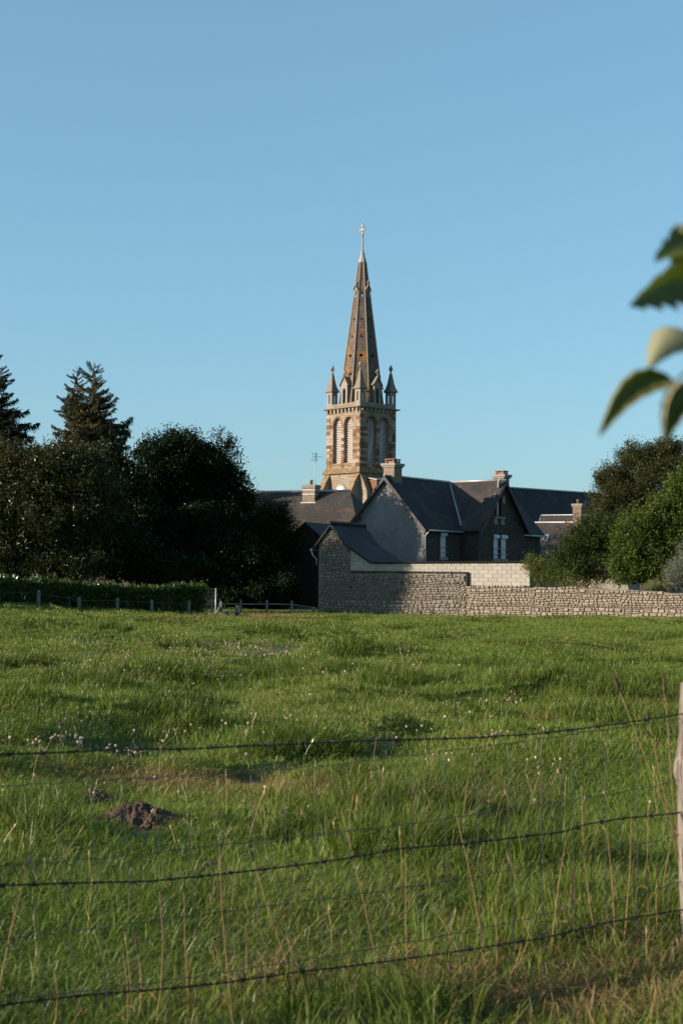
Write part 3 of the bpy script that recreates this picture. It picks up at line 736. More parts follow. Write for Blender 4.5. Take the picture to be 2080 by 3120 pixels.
b = MB(); b.tube([ce + Vector((0, 0, czs + .62)), ce + Vector((0, 0, zs(660)))], .018, 5); b.build('lightning_rod', M['zinc'], top)
b = MB(); a = R(-22.5); d = Vector((math.cos(a), math.sin(a), 0))
b.tube([ce + d * .2 + Vector((0, 0, zs(770))), ce + d * (Rt * oc + .10) + Vector((0, 0, szt)), ce + d * (Rb * oc + .12) + Vector((0, 0, szb))], .014, 4); b.build('conductor_cable', M['zinc'], top)
# stair turret beside the tower
o_t = Vector((1.15, -1.25, 0)); b = MB(); b.bx(.75, 2.3, -2.05, -.065, -.3, tz(1462)); tur = b.build('stair_turret', M['rust'], church, .03)
b = MB(); b.slab([(.65, -2.15, tz(1461)), (2.4, -2.15, tz(1461)), (2.2, -.07, tz(1452)), (.85, -.07, tz(1452))], .12); b.build('turret_cap', M['white_stone'], tur)
# nave
NL0, NL1, NW = TW + .02, 62.0, 10.0; nz_r = zat(1600, 1490, 184) - TG
b = MB(); b.bx(NL0, NL1, TW / 2 - NW / 2, TW / 2 + NW / 2, -.3, nz_r - 6.6); nv = b.build('nave_wall', M['tower'], church)
b = MB(); roofb = MB()
h_ = NW / 2
for s in (-1, 1):
    A0, A1 = (NL0, TW / 2 + s * (h_ + .3), nz_r - 6.9), (NL1, TW / 2 + s * (h_ + .3), nz_r - 6.9); B0, B1 = (NL0, TW / 2, nz_r), (NL1, TW / 2, nz_r)
    b.slab([A0, A1, B1, B0] if s < 0 else [A1, A0, B0, B1], .15)
nr = b.build('nave_roof', M['slate'], church); ridge_cap(nr, (NL0, TW / 2, nz_r + .02), (NL1, TW / 2, nz_r + .02), .12)
b = MB(); b.plate((NL1, TW / 2 - h_, 0), (0, 1, 0), (0, 0, 1), [(0, nz_r - 6.6), (NW, nz_r - 6.6), (h_, nz_r - .2)], [], .4); b.build('nave_gable', M['tower'], church)
#PART3
# ================================================================== DORMERED GRANITE HOUSE
HG = -0.8; HR = R(55); hc = P(1290, 1650, 92)
house = empty('granite_house', (hc.x, hc.y, HG), HR, 'granite house with slate-hung gable end, cross gable and white shutters', 'house')
he = zat(1290, 1597, 92) - HG; hr = zat(1178, 1449, 93.7) - HG
HL, HW = 16.4, 5.8; WX0, WX1, WP = 4.83, 11.40, 1.32
hn = Vector((math.cos(HR - math.pi / 2), math.sin(HR - math.pi / 2), 0)); hx = Vector((math.cos(HR), math.sin(HR), 0))
def hloc(px, py, off=0):
    p = hit(px, py, hc + hn * off, hn) - Vector((hc.x, hc.y, HG)); return p.dot(hx), p.z
def window(parent, u0, u1, z0, z1, y, arched=False, shutter=1.0, rails=True):
    """roller-shuttered window in the local plane y: frame, pane, shutter, box, lintel bricks, sill, guard rails"""
    b = MB(); fr = .05
    b.plate((u0, y + .14, 0), (1, 0, 0), (0, 0, 1), rect(0, u1 - u0, z0, z1), [rect(fr, u1 - u0 - fr, z0 + fr, z1 - fr)], .06)
    wn = b.build('window', M['white'], parent)
    b = MB(); b.bx(u0 + fr, u1 - fr, y + .175, y + .19, z0 + fr, z1 - fr); b.build('pane', M['glass'], wn)
    bz = z1 - .24; sb = bz - (bz - z0) * shutter
    if shutter > 0:
        n = int((bz - sb) / .055); b = MB()
        for i in range(n): b.bx(u0 + .02, u1 - .02, y + .012 + .008 * (i % 2), y + .06, sb + i * .055 + .004, sb + (i + 1) * .055)
        b.build('roller_shutter', M['white'], wn)
    b = MB(); pr = [(.02, z1 - .26), (-.13, z1 - .26), (-.13, z1 - .10), (-.06, z1 - .02), (.02, z1)]
    p0 = [(u0 - .02, y + a, z) for a, z in pr]; p1 = [(u1 + .02, y + a, z) for a, z in pr]; n = len(pr)
    b.mesh(p0 + p1, [tuple(range(n)), tuple(range(2 * n - 1, n - 1, -1))] + [(i, (i + 1) % n, n + (i + 1) % n, n + i) for i in range(n)]); b.build('shutter_box', M['white'], wn)
    b = MB(); b.bx(u0 - .12, u1 + .12, y - .10, y + .16, z0 - .22, z0 - .003); b.build('sill', M['render'], wn)
    for s, a in ((-1, u0), (1, u1)):
        for i in range(int((z1 - z0) / .3) + 1):
            wd = .30 if i % 2 else .20; zz = z0 + i * .3
            b = MB(); b.bx(min(a + s * .01, a + s * wd), max(a + s * .01, a + s * wd), y - .03, y + .05, zz + .008, zz + .292); b.build('brick_quoin', M['brick_red'], wn)
    if rails:
        for zz in (z0 + .32, z0 + .66):
            b = MB(); b.tube([(u0 - .22, y - .08, zz), (u1 + .22, y - .08, zz)], .022, 6); b.build('guard_rail', M['zinc'], wn)
    return wn
# walls
b = MB(); b.plate((0, HW, 0), (0, -1, 0), (0, 0, 1), [(0, -.3), (HW, -.3), (HW, he), (HW / 2, hr - .12), (0, he)], [], .35); gw = b.build('slate_hung_gable', M['slate_hung'], house)
b = MB(); b.plate((HL, 0, 0), (0, 1, 0), (0, 0, 1), [(0, -.3), (HW, -.3), (HW, he), (HW / 2, hr - .12), (0, he)], [], .35); b.build('gable_wall', M['granite'], house)
w1a, w1t = hloc(1340.5, 1620); w1b, w1z = hloc(1357.5, 1697); w1 = (w1a, w1b, w1z, w1t)
w4a, w4t = hloc(1589, 1636); w4 = (WX1 + .25, WX1 + 1.15, w1z, w1t)
b = MB(); b.plate((.352, 0, 0), (1, 0, 0), (0, 0, 1), rect(0, HL - .704, -.3, he), [rect(w1[0] - .352, w1[1] - .352, w1z, w1t), rect(w4[0] - .352, w4[1] - .352, w4[2], w4[3])], .35)
b.build('front_wall', M['granite'], house)
b = MB(); b.bx(.36, HL - .36, HW - .35, HW, -.3, he); b.build('rear_wall', M['granite'], house)
wu = [hloc(x, y, WP) for x, y in ((1502, 1628), (1516.5, 1702), (1525, 1629), (1541, 1703), (1513.5, 1516), (1523.5, 1572))]
wz0, wz1 = wu[1][1], wu[0][1]
wh = [rect(wu[0][0] - WX0, wu[1][0] - WX0, wz0, wz1), rect(wu[2][0] - WX0, wu[3][0] - WX0, wz0, wz1), lancet((wu[4][0] + wu[5][0]) / 2 - WX0, .62, wu[5][1], wu[4][1] - .25, wu[4][1] + .25)]
WM = (WX1 - WX0) / 2
b = MB(); b.plate((WX0, -WP, 0), (1, 0, 0), (0, 0, 1), [(0, -.3), (2 * WM, -.3), (2 * WM, he), (WM, hr - .12), (0, he)], wh, .35); b.build('wing_gable', M['granite'], house)
b = MB(); b.bx(WX0 + .001, WX0 + .35, -WP + .352, -.002, -.3, he); b.build('wing_side_wall', M['granite'], house)
b = MB(); b.bx(WX1 - .35, WX1 - .001, -WP + .352, -.002, -.3, he); b.build('wing_side_wall', M['granite'], house)
window(house, *w1, 0); window(house, *w4, 0, shutter=.5)
window(house, wu[0][0], wu[1][0], wz0, wz1, -WP); window(house, wu[2][0], wu[3][0], wz0, wz1, -WP)
# attic lancet with pale pointed surround
cx_ = (wu[4][0] + wu[5][0]) / 2; az0, az1 = wu[5][1], wu[4][1] + .25
b = MB(); b.plate((cx_, -WP - .05, 0), (1, 0, 0), (0, 0, 1), lancet(0, 1.05, az0 - .02, az1 - .5, az1 + .32), [lancet(0, .60, az0 - .01, az1 - .5, az1 - .02)], .09); at = b.build('attic_window', M['brick_red'], house)
b = MB(); b.bx(cx_ - .31, cx_ + .31, -WP + .16, -WP + .2, az0, az1); b.build('pane', M['glass'], at)
b = MB(); b.bx(cx_ - .30, cx_ + .02, -WP + .06, -WP + .12, az0, az0 + (az1 - az0) * .52); b.bx(cx_ - .30, cx_ - .22, -WP + .05, -WP + .12, az0, az1 - .25); b.bx(cx_ - .06, cx_ + .02, -WP + .05, -WP + .12, az0, az1 - .15); b.build('casement', M['white'], at)
for dx, dz, s in ((-.62, az1 - .35, .22), (.62, az1 - .35, .22), (0, az1 + .72, .24)):
    b = MB(); b.plate((cx_ + dx, -WP - .08, dz), (1, 0, 0), (0, 0, 1), [(-s * .8, -s * 1.2), (s * .8, -s * 1.2), (s * .8, 0), (0, s * 1.6), (-s * .8, 0)], [], .1); b.build('pale_keystone', M['render'], at)
b = MB(); b.bx(cx_ - .75, cx_ + .75, -WP - .14, -WP - .002, az0 - .2, az0 - .06); b.build('sill', M['render'], at)
for dx in (-.5, .5):
    b = MB(); b.bx(cx_ + dx - .22, cx_ + dx + .22, -WP - .06, -WP - .002, az0 - .62, az0 - .205); b.build('sill_bracket', M['render'], at)
# roofs
b = MB(); sl_ = (hr - he) / (HW / 2); ov = .32; gb = .28
b.slab([(-gb, -ov, he - ov * sl_), (HL + gb, -ov, he - ov * sl_), (HL + gb, HW / 2, hr), (-gb, HW / 2, hr)], .12)
b.slab([(HL + gb, HW + ov, he - ov * sl_), (-gb, HW + ov, he - ov * sl_), (-gb, HW / 2, hr), (HL + gb, HW / 2, hr)], .12)
mr_ = b.build('main_roof', M['slate'], house)
ridge_cap(mr_, (-gb, HW / 2, hr + .02), (HL + gb, HW / 2, hr + .02), .08)
wm = (WX0 + WX1) / 2; sw = (hr - he) / WM; b = MB()
b.slab([(WX0 - ov, HW / 2, he - ov * sw), (WX0 - ov, -WP - .3, he - ov * sw), (wm, -WP - .3, hr + .005), (wm, HW / 2, hr + .005)], .12)
b.slab([(WX1 + ov, -WP - .3, he - ov * sw), (WX1 + ov, HW / 2, he - ov * sw), (wm, HW / 2, hr + .005), (wm, -WP - .3, hr + .005)], .12)
wr = b.build('wing_roof', M['slate_brown'], house)
ridge_cap(wr, (wm, -WP - .3, hr + .03), (wm, HW / 2, hr + .03), .08)
b = MB(); b.tube([(wm, HW / 2, hr + .03), (WX0 - .02, .02, he + .06)], .07, 5); b.build('valley_flashing', M['zinc'], wr)
for x, s in ((-gb, -1),):
    for y0, y1 in ((-ov, HW / 2), (HW + ov, HW / 2)):
        zz0 = he - ov * sl_
        b = MB(); b.slab([(x - .035, y0, zz0 - .02), (x - .035, y1, hr - .02), (x - .035, y1, hr - .30), (x - .035, y0, zz0 - .30)] if y0 < y1 else [(x - .035, y1, hr - .02), (x - .035, y0, zz0 - .02), (x - .035, y0, zz0 - .30), (x - .035, y1, hr - .30)], .03); b.build('bargeboard', M['barge'], mr_)
for s in (-1, 1):
    x0 = wm + s * (WM + ov); b = MB(); y = -WP - .335; zz0 = he - ov * sw
    qd = [(x0, y, zz0 - .02), (wm, y, hr - .02), (wm, y, hr - .3), (x0, y, zz0 - .3)]
    b.slab(qd if s < 0 else qd[::-1], .03); b.build('bargeboard', M['barge'], wr)
b = MB(); b.tube([(.0, -ov - .06, he - ov * sl_ - .05), (WX0 - ov, -ov - .06, he - ov * sl_ - .05)], .06, 6); b.build('gutter', M['zinc'], mr_)
b = MB(); b.tube([(WX1 + ov, -ov - .06, he - ov * sl_ - .05), (HL + gb, -ov - .06, he - ov * sl_ - .05)], .06, 6); b.build('gutter', M['zinc'], mr_)
b = MB(); b.tube([(.05, -ov - .06, he - ov * sl_ - .08), (.05, -.30, he - .55), (.06, -.09, he - .75), (.06, -.09, -.1)], .05, 8); b.build('downpipe', M['zinc'], mr_)
b = MB(); b.tube([(HL + .1, -ov - .06, he - ov * sl_ - .08), (HL + .05, -.25, he - .7), (HL - .05, -.10, he - .95), (HL - .05, -.10, -.1)], .05, 8); b.build('downpipe', M['zinc'], mr_)
for yy, zz in ((.85, he + .30), (HW - .85, he + .30), ):
    b = MB(); b.box((-.15, yy, zz + .15), (.3, .12, .14)); b.build('purlin_end', M['barge'], mr_)
zc1 = zat(1185, 1416, 93.7) - HG
chimney(house, (.75, HW / 2, 0), .95, .85, hr - 1.1, zc1, M['brick_brown'], 0, 'table', .14, M['render'])
zc2 = zat(1540, 1450, 106) - HG
chimney(house, (HL - .65, HW / 2, 0), .85, .85, hr - 1.0, zc2, M['brick_brown'], 0, 'table', .16, M['render'])

# ================================================================== LONG SLATE HOUSE WITH HIPPED END (left of the tower)
LR = R(-22); lc = P(1066, 1496, 106)          # right end of its ridge
long_h = empty('long_slate_house', (lc.x, lc.y, -.8), LR, 'long low house with weathered brown slate roof and hipped end before the clock tower', 'house')
lr = lc.z + .8; lw_, le = 8.4, lr - 3.6; LL = 24.0; hipx = 2.4
b = MB(); b.bx(-LL, hipx, -lw_ / 2, lw_ / 2, -.3, le); lwall = b.build('wall', M['granite'], long_h)
b = MB(); o_ = .35
A = [(-LL, -lw_ / 2 - o_, le - .3), (hipx + o_, -lw_ / 2 - o_, le - .3), (hipx + o_, lw_ / 2 + o_, le - .3), (-LL, lw_ / 2 + o_, le - .3)]
b.slab([A[0], A[1], (0, 0, lr), (-LL, 0, lr)], .12); b.slab([A[2], A[3], (-LL, 0, lr), (0, 0, lr)], .12); b.slab([A[1], A[2], (0, 0, lr)], .12)
lroof = b.build('hipped_roof', M['slate_brown'], long_h)
ridge_cap(lroof, (-LL, 0, lr + .02), (0, 0, lr + .02), .10)
ridge_cap(lroof, (0, 0, lr + .02), (hipx + o_, -lw_ / 2 - o_, le - .28), .05, M['slate'], 'hip_cap')
b = MB(); b.tube([(-LL, -lw_ / 2 - o_ - .06, le - .32), (hipx + o_, -lw_ / 2 - o_ - .06, le - .32)], .09, 6); b.build('gutter', M['zinc'], lroof)
# chimney on the near slope
def on_slope(px, py):
    n = Vector((math.sin(LR) * 0, 0, 0)); rz = Matrix.Rotation(LR, 3, 'Z'); nl = rz @ Vector((0, -(lr - le + .3), lw_ / 2 + o_)).normalized()
    p = hit(px, py, lc, nl); q = rz.inverted() @ (p - Vector((lc.x, lc.y, -.8))); return q
cq = on_slope(933, 1532); ctop = on_slope(940, 1532)
czt = zat(940, 1476, 104) + .8
lch = chimney(long_h, (cq.x + .15, cq.y + .55, 0), 1.0, 1.0, cq.z - .5, czt, M['brick_brown'], 1, 'pot', .08, M['render'])
b = MB(); b.bx(cq.x + .15 - .62, cq.x + .15 + .62, cq.y - .03, cq.y + .06, cq.z - .05, cq.z + .05); b.build('flashing', M['zinc'], lch)
for zz in (czt - .30, czt - .62):
    b = MB(); b.bx(cq.x + .15 - .515, cq.x + .15 + .515, cq.y + .55 - .515, cq.y + .55 + .515, zz, zz + .05); b.build('white_band', M['white'], lch)
# antenna strapped to the chimney : a thing of its own
am = Vector((cq.x + .67, cq.y + .0, 0)); rz = Matrix.Rotation(LR, 3, 'Z')
ab = rz @ am + Vector((lc.x, lc.y, -.8))
ant = empty('television_antenna', (ab.x, ab.y, cq.z - .8 + .3), R(20), 'thin rooftop television antenna on a mast strapped to the banded chimney', 'antenna')
za = zat(945, 1380, ab.y) - ant.location.z; b = MB(); b.tube([(0, 0, 0), (.06, 0, za)], .022, 6); b.build('mast', M['zinc'], ant)
b = MB(); b.tube([(-.25, 0, za - .28), (.62, 0, za - .28)], .018, 5); b.build('boom', M['zinc'], ant)
for dx, hh in ((-.42, .36), (-.15, .30), (.45, .30), (.56, .30)):
    b = MB(); s = 1 if dx < .2 else -1
    b.tube([(dx * .5 - .1, 0, za - .28 - hh), (dx * .5 - .1 + .06 * s, 0, za - .28), (dx * .5 - .1, 0, za - .28 + hh)], .012, 4); b.build('element', M['zinc'], ant)
for zz in (za - .05, za - .55):
    b = MB(); b.tube([(-.45, 0, zz), (.25, 0, zz)], .012, 4); b.build('reflector_rod', M['zinc'], ant)

# ================================================================== DARK BOARDED SHED (between trees and barn)
WR = R(-20); sc_ = P(932, 1590, 91)
shed = empty('boarded_shed', (sc_.x, sc_.y, -.75), WR, 'dark brown boarded shed with slate roof in shade left of the stone barn', 'shed')
sr = sc_.z + .75; sh, sW, sD = sr - 2.2, 5.2, 5.0
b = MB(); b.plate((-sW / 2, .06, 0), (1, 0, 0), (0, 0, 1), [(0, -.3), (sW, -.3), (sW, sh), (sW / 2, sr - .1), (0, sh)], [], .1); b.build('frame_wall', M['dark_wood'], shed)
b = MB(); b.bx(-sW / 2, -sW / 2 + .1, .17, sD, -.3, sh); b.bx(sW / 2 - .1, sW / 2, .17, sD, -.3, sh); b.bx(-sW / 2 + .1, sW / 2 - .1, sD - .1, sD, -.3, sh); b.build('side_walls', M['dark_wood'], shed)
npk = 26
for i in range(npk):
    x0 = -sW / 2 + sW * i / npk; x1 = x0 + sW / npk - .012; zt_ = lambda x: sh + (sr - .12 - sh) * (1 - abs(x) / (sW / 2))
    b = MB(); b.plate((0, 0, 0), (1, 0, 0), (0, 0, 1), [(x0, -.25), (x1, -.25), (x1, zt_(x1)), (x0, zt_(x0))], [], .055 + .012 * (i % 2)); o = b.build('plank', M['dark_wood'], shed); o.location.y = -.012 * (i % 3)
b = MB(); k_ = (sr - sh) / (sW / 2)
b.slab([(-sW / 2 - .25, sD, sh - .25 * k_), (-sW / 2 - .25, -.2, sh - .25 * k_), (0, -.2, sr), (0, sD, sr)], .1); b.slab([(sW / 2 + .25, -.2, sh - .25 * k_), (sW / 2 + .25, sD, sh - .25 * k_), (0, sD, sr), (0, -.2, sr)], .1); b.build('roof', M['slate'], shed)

# ================================================================== WALL LINE : barn, block shed, field wall
WA = R(-25); wx = Vector((math.cos(WA), math.sin(WA), 0)); wn = Vector((math.sin(WA), -math.cos(WA), 0)); wb = P(969, 1872, 77); WZ = -0.76
w0 = Vector((wb.x, wb.y, 0))
def wl(px, py, off=0):
    """(distance along the wall line, height above WZ) of a pixel on the wall plane"""
    p = hit(px, py, w0 + wn * off, wn) - w0; return p.dot(wx), p.z - WZ
def rubble(parent, inside, x0, x1, z0, z1, mat, seed, nparts, dep=(.025, .065), hs=(.07, .205), name='stone', restname='small_stones'):
    """uneven rubble in rough courses on local plane y=0 facing -y: every stone its own mesh, the smallest joined"""
    r = random.Random(seed); st = []; z = z0
    while z < z1:
        h = r.uniform(*hs); x = x0 - r.uniform(0, .3)
        while x < x1:
            w_ = h * r.uniform(.75, 2.0) if h > .13 else h * r.uniform(1.1, 2.8)
            if r.random() < .42 and h > .15:
                hh = h * r.uniform(.4, .6); st.append((x, z, w_, hh)); st.append((x, z + hh, w_, h - hh))
            else: st.append((x, z, w_, h))
            x += w_
        z += h
    st = [s for s in st if inside(s[0] + s[2] / 2, s[1] + s[3] / 2) and inside(s[0] + .03, s[1] + s[3] * .8) and inside(s[0] + s[2] - .03, s[1] + s[3] * .8)]
    st.sort(key=lambda s: -s[2] * s[3]); rest = MB()
    wob = lambda x, z: .085 * (float(vnoise(x * 1.3 + seed, z * 1.1)) - .5) * 2
    for i, (x, z, w_, h) in enumerate(st):
        g = r.uniform(.005, .016); j = .16 * h; n = r.choice([5, 6, 6, 7, 8]); d = r.uniform(*dep); poly = []
        base = [(0, 0), (w_ / 2, 0), (w_, 0), (w_, h / 2), (w_, h), (w_ / 2, h), (0, h), (0, h / 2)]
        keep = sorted(set([0, 2, 4, 6]) | set(r.sample([1, 3, 5, 7], max(0, n - 4))))
        for k in keep:
            bx_, bz_ = base[k]; cut = .18 * h if k in (0, 2, 4, 6) else 0
            bx_ += (g + r.uniform(0, cut)) * (1 if bx_ == 0 else (-1 if bx_ == w_ else 0)) + (r.uniform(-j, j) if k % 2 else 0) * .5
            bz_ += (g + r.uniform(0, cut)) * (1 if bz_ == 0 else (-1 if bz_ == h else 0)) + r.uniform(-j, j) * .3
            poly.append((x + bx_, z + bz_ + wob(x, z)))
        m = len(poly); cx = sum(p[0] for p in poly) / m; cz_ = sum(p[1] for p in poly) / m
        V = [(p[0], .06, p[1]) for p in poly] + [(cx + (p[0] - cx) * .97, -d * .55, cz_ + (p[1] - cz_) * .95) for p in poly] + [(cx + (p[0] - cx) * .78, -d * r.uniform(.9, 1.1), cz_ + (p[1] - cz_) * .72) for p in poly]
        F = [tuple(range(2 * m, 3 * m))] + [(a * m + k, a * m + (k + 1) % m, (a + 1) * m + (k + 1) % m, (a + 1) * m + k) for a in (0, 1) for k in range(m)]
        if i < nparts:
            b = MB(); b.mesh(V, F); b.build(name, mat, parent)
        else: rest.mesh(V, F)
    if rest.f: tag(rest.build(restname, mat, parent), kind='stuff')
    return len(st)
# --- field wall, right
f0, fz0 = wl(1420, 1784); pr_ = [(wl(x, y)[0], wl(x, y)[1]) for x, y in ((1420, 1783), (1480, 1784), (1620, 1786), (1760, 1789), (1850, 1793), (1960, 1797), (2080, 1805), (2300, 1812))]
fwall = empty('field_wall', (w0.x, w0.y, WZ), WA, 'low sunlit dry rubble stone wall running along the pasture edge', 'wall')
prx, prz = [p[0] for p in pr_], [p[1] for p in pr_]
topf = lambda x: float(np.interp(x, prx, prz)) + .07 * (float(vnoise(x * 2.1, 3.3)) - .5)
fx1 = prx[-1]
b = MB(); stp = np.arange(prx[0] + .004, fx1, .35)
b.plate((0, .03, 0), (1, 0, 0), (0, 0, 1), [(prx[0] + .004, -.4), (fx1, -.4)] + [(x, topf(x) - .06) for x in stp[::-1]], [], .45); b.build('mortar_core', M['mortar'], fwall)
rubble(fwall, lambda x, z: prx[0] < x < fx1 and z < topf(x) - .01, prx[0], fx1, -.12, 3, M['stone'], 3, 300)
# --- barn: narrow gable + tall stone wall to its right
barn = empty('stone_barn', (w0.x, w0.y, WZ), WA, 'old shaded rubble stone barn with steep dark slate roof', 'barn')
ax_, az_ = wl(1010, 1597); bl_ = wl(957, 1671); kx, kz = wl(1058, 1660); ex, ez = wl(1134, 1715); gx1 = wl(1066, 1700)[0]; sx1 = wl(1421, 1750)[0]; sz1 = wl(1200, 1745)[1]; bx0 = .0
def barn_top(x):
    if x < ax_: return az_ - (ax_ - x) * (az_ - bl_[1]) / (ax_ - bl_[0])
    return az_ - (x - ax_) * (az_ - kz) / (kx - ax_)
def barn_in(x, z):
    if x < bx0 or x > sx1: return False
    if x < gx1: return z < barn_top(x) - .05
    return z < sz1 + .05 * math.sin(x * 3)
b = MB(); b.plate((0, .03, 0), (1, 0, 0), (0, 0, 1), [(bx0, -.4), (sx1, -.4), (sx1, sz1), (gx1, sz1), (gx1, barn_top(gx1) - .1), (ax_, az_ - .1), (bx0, barn_top(bx0) - .1)], [], .45); b.build('mortar_core', M['mortar'], barn)
rubble(barn, barn_in, bx0, sx1, -.12, 6, M['stone_old'], 8, 300)
b = MB(); b.bx(gx1, sx1 + .03, -.06, .2, sz1 + .012, sz1 + .07); b.build('wall_coping', M['slate'], barn)
b = MB(); b.bx(sx1 - .02, sx1 + .09, -.1, .1, fz0 - .02, sz1 + .06); b.build('edge_post', M['dark_wood'], barn)
BD = 4.2
b = MB(); b.bx(bx0, bx0 + .4, .482, BD, -.4, bl_[1]); b.bx(bx0 + .4, gx1, BD - .4, BD, -.4, kz - .2); b.build('side_wall', M['rubble_shed'], barn)
bz0 = bl_[1]; b = MB()
b.slab([(bl_[0] - .05, BD + .2, bz0), (bl_[0] - .05, -.18, bz0), (ax_, -.18, az_ + .04), (ax_, BD + .2, az_ + .04)], .1)
b.slab([(kx, -.18, kz + .02), (kx, BD + .2, kz + .02), (ax_, BD + .2, az_ + .04), (ax_, -.18, az_ + .04)], .1)
b.slab([(ex, -.16, ez + .04), (ex, BD + .1, ez + .04), (kx + .002, BD + .19, kz + .015), (kx + .002, -.17, kz + .015)], .1)
brf = b.build('roof', M['slate'], barn)
nr_ = 13
for i in range(nr_):
    y0 = -.2 + (BD + .4) * i / nr_; b = MB(); b.lathe([(.11, 0), (.13, .34)], (0, 0, 0), 8, smooth=True); o = b.build('ridge_tile', M['slate'], brf); o.location = (ax_, y0, az_ + .05); o.rotation_euler = (R(-90), 0, 0)
b = MB(); b.tube([(bl_[0] - .1, BD, bz0 - .06), (bl_[0] - .1, -.22, bz0 - .06)], .07, 6); b.tube([(bl_[0] - .1, -.2, bz0 - .08), (bl_[0] + .02, -.14, bz0 - .42), (bx0 - .08, -.1, bz0 - .55), (bx0 - .08, -.08, bz0 - .9)], .04, 6); b.build('gutter', M['zinc'], brf)
for u, v in ((1.9, 1.55), (4.6, 1.25), (4.9, 1.85), (7.9, 1.8), (5.9, .25), (6.6, .25)):
    b = MB(); b.bx(u - .07, u + .07, -.075, .05, v - .07, v + .06); b.build('putlog_shade_block', M['black'], barn)  # solid black block stands in for the shade inside a wall hole
# --- concrete block shed standing on the rubble wall
bsh = empty('block_shed', (w0.x, w0.y, WZ), WA, 'pale concrete block lean-to with corrugated roof edge above the rubble wall', 'shed')
bt0, bt1 = ez - .03, wl(1610, 1714)[1]; bx1 = wl(1612, 1750)[0]; bth = lambda x: bt0 + (bt1 - bt0) * (x - ex) / (bx1 - ex)
BH, BWd = .2, .5; fy = .02
def blk_top(x): return min(barn_top(kx) - .1 + 9, bth(x)) if x > ex else (kz - .12 - (x - kx) * (kz - ez) / (ex - kx) if x > kx else kz)
b = MB(); b.plate((0, fy + .03, 0), (1, 0, 0), (0, 0, 1), [(gx1 + .002, sz1 + .075), (sx1 + .09, sz1 + .075), (sx1 + .09, fz0), (bx1, fz0), (bx1, bth(bx1) - .03), (ex, bt0 - .03), (gx1 + .002, blk_top(gx1) - .03)], [], .3); b.build('mortar_core', M['block_mortar'], bsh)
row = 0; z = fz0 + .01; bm_full = {}
while z < kz:
    x = gx1 + .01 - (BWd / 2 if row % 2 else 0)
    while x < bx1 - .02:
        a, c = max(x, gx1 + .01), min(x + BWd - .012, bx1); 
        zlo, zhi = z, z + BH - .012
        if c - a > .08:
            mid = (a + c) / 2
            if mid < sx1 + .09: zlo = max(zlo, sz1 + .08)
            zhi = min(zhi, min(blk_top(a), blk_top(c)) - .02)
            if a < sx1 + .09 < c and z < sz1: a = sx1 + .10
            if zhi - zlo > .05 and c - a > .06:
                me = block_mesh(round(c - a, 2), round(zhi - zlo, 2), round(.016 + .006 * random.random(), 3), M['block'], .008)
                child('block', me, bsh, (a, fy + .03, zlo))
        x += BWd
    z += BH; row += 1
b = MB(); b.bx(bx1 - .2, bx1 - .002, fy + .335, 3.2, 0, bth(bx1) - .03); b.bx(gx1 + .5, bx1 - .2, 3.0, 3.2, 0, bt1 - .7); b.build('rear_walls', M['block_mortar'], bsh)
# corrugated roof, its wavy edge shows along the wall top
nw = int((bx1 + .1 - ex) / .177); V = []; F = []; per = 8
for i in range(nw * per + 1):
    x = ex + .01 + (bx1 + .12 - ex) * i / (nw * per); zz = .03 * math.sin(2 * math.pi * i / per)
    for yy, dz in ((-.14, 0), (3.3, -.55)):
        for t in (0, -.014): V.append((x, yy, bth(x) + .06 + zz + dz + t))
for i in range(nw * per):
    a = 4 * i; F += [(a, a + 4, a + 6, a + 2), (a + 1, a + 3, a + 7, a + 5), (a, a + 1, a + 5, a + 4), (a + 2, a + 6, a + 7, a + 3)]
b = MB(); b.mesh(V, F, True); b.build('corrugated_roof', M['corrugated'], bsh)

# ================================================================== HOUSES RIGHT, BEHIND THE TREES
rc = P(1640, 1593, 128); RR = R(-24)
rh = empty('skylight_house', (rc.x, rc.y, -.8), RR, 'grey slate roofed house with a skylight and brown brick chimney behind the trees', 'house')
rr_ = rc.z + .8; b = MB(); b.bx(-1.2, 9, .4, 8.4, -.3, rr_ - 4.4); b.build('wall', M['render'], rh)
b = MB(); roof_pts = lambda s: None
b.slab([(-1.5, 0, rr_ - 4.7), (9.3, 0, rr_ - 4.7), (9.3, 4.4, rr_), (-1.5, 4.4, rr_)], .12); b.slab([(9.3, 8.8, rr_ - 4.7), (-1.5, 8.8, rr_ - 4.7), (-1.5, 4.4, rr_), (9.3, 4.4, rr_)], .12)
rh.location = rc - (Matrix.Rotation(RR, 3, 'Z') @ Vector((0, 4.4, 0))); rh.location.z = -.8
rrf = b.build('roof', M['slate_brown'], rh); ridge_cap(rrf, (-1.5, 4.4, rr_ + .04), (9.3, 4.4, rr_ + .04), .075)
b = MB(); b.plate((9, .4, 0), (0, 1, 0), (0, 0, 1), [(0, rr_ - 4.4), (8, rr_ - 4.4), (4, rr_ - .15)], [], .3); b.build('gable', M['render'], rh); b = MB(); b.plate((-1.2, 8.4, 0), (0, -1, 0), (0, 0, 1), [(0, rr_ - 4.4), (8, rr_ - 4.4), (4, rr_ - .15)], [], .3); b.build('gable', M['render'], rh)
rzm = Matrix.Rotation(RR, 3, 'Z'); nlr = rzm @ Vector((0, -4.7, 4.4)).normalized()
def rloc(px, py): return rzm.inverted() @ (hit(px, py, rc, nlr) - Vector((rh.location.x, rh.location.y, -.8)))
s0, s1 = rloc(1652, 1650), rloc(1676, 1631); dirv = Vector((0, 4.4, 4.7)).normalized(); nv_ = Vector((0, -4.7, 4.4)).normalized()
u0, u1 = s0.x, s1.x - .12; v0 = s0.y / dirv.y; v1 = s1.y / dirv.y; base = Vector((0, 0, rr_ - 4.7))
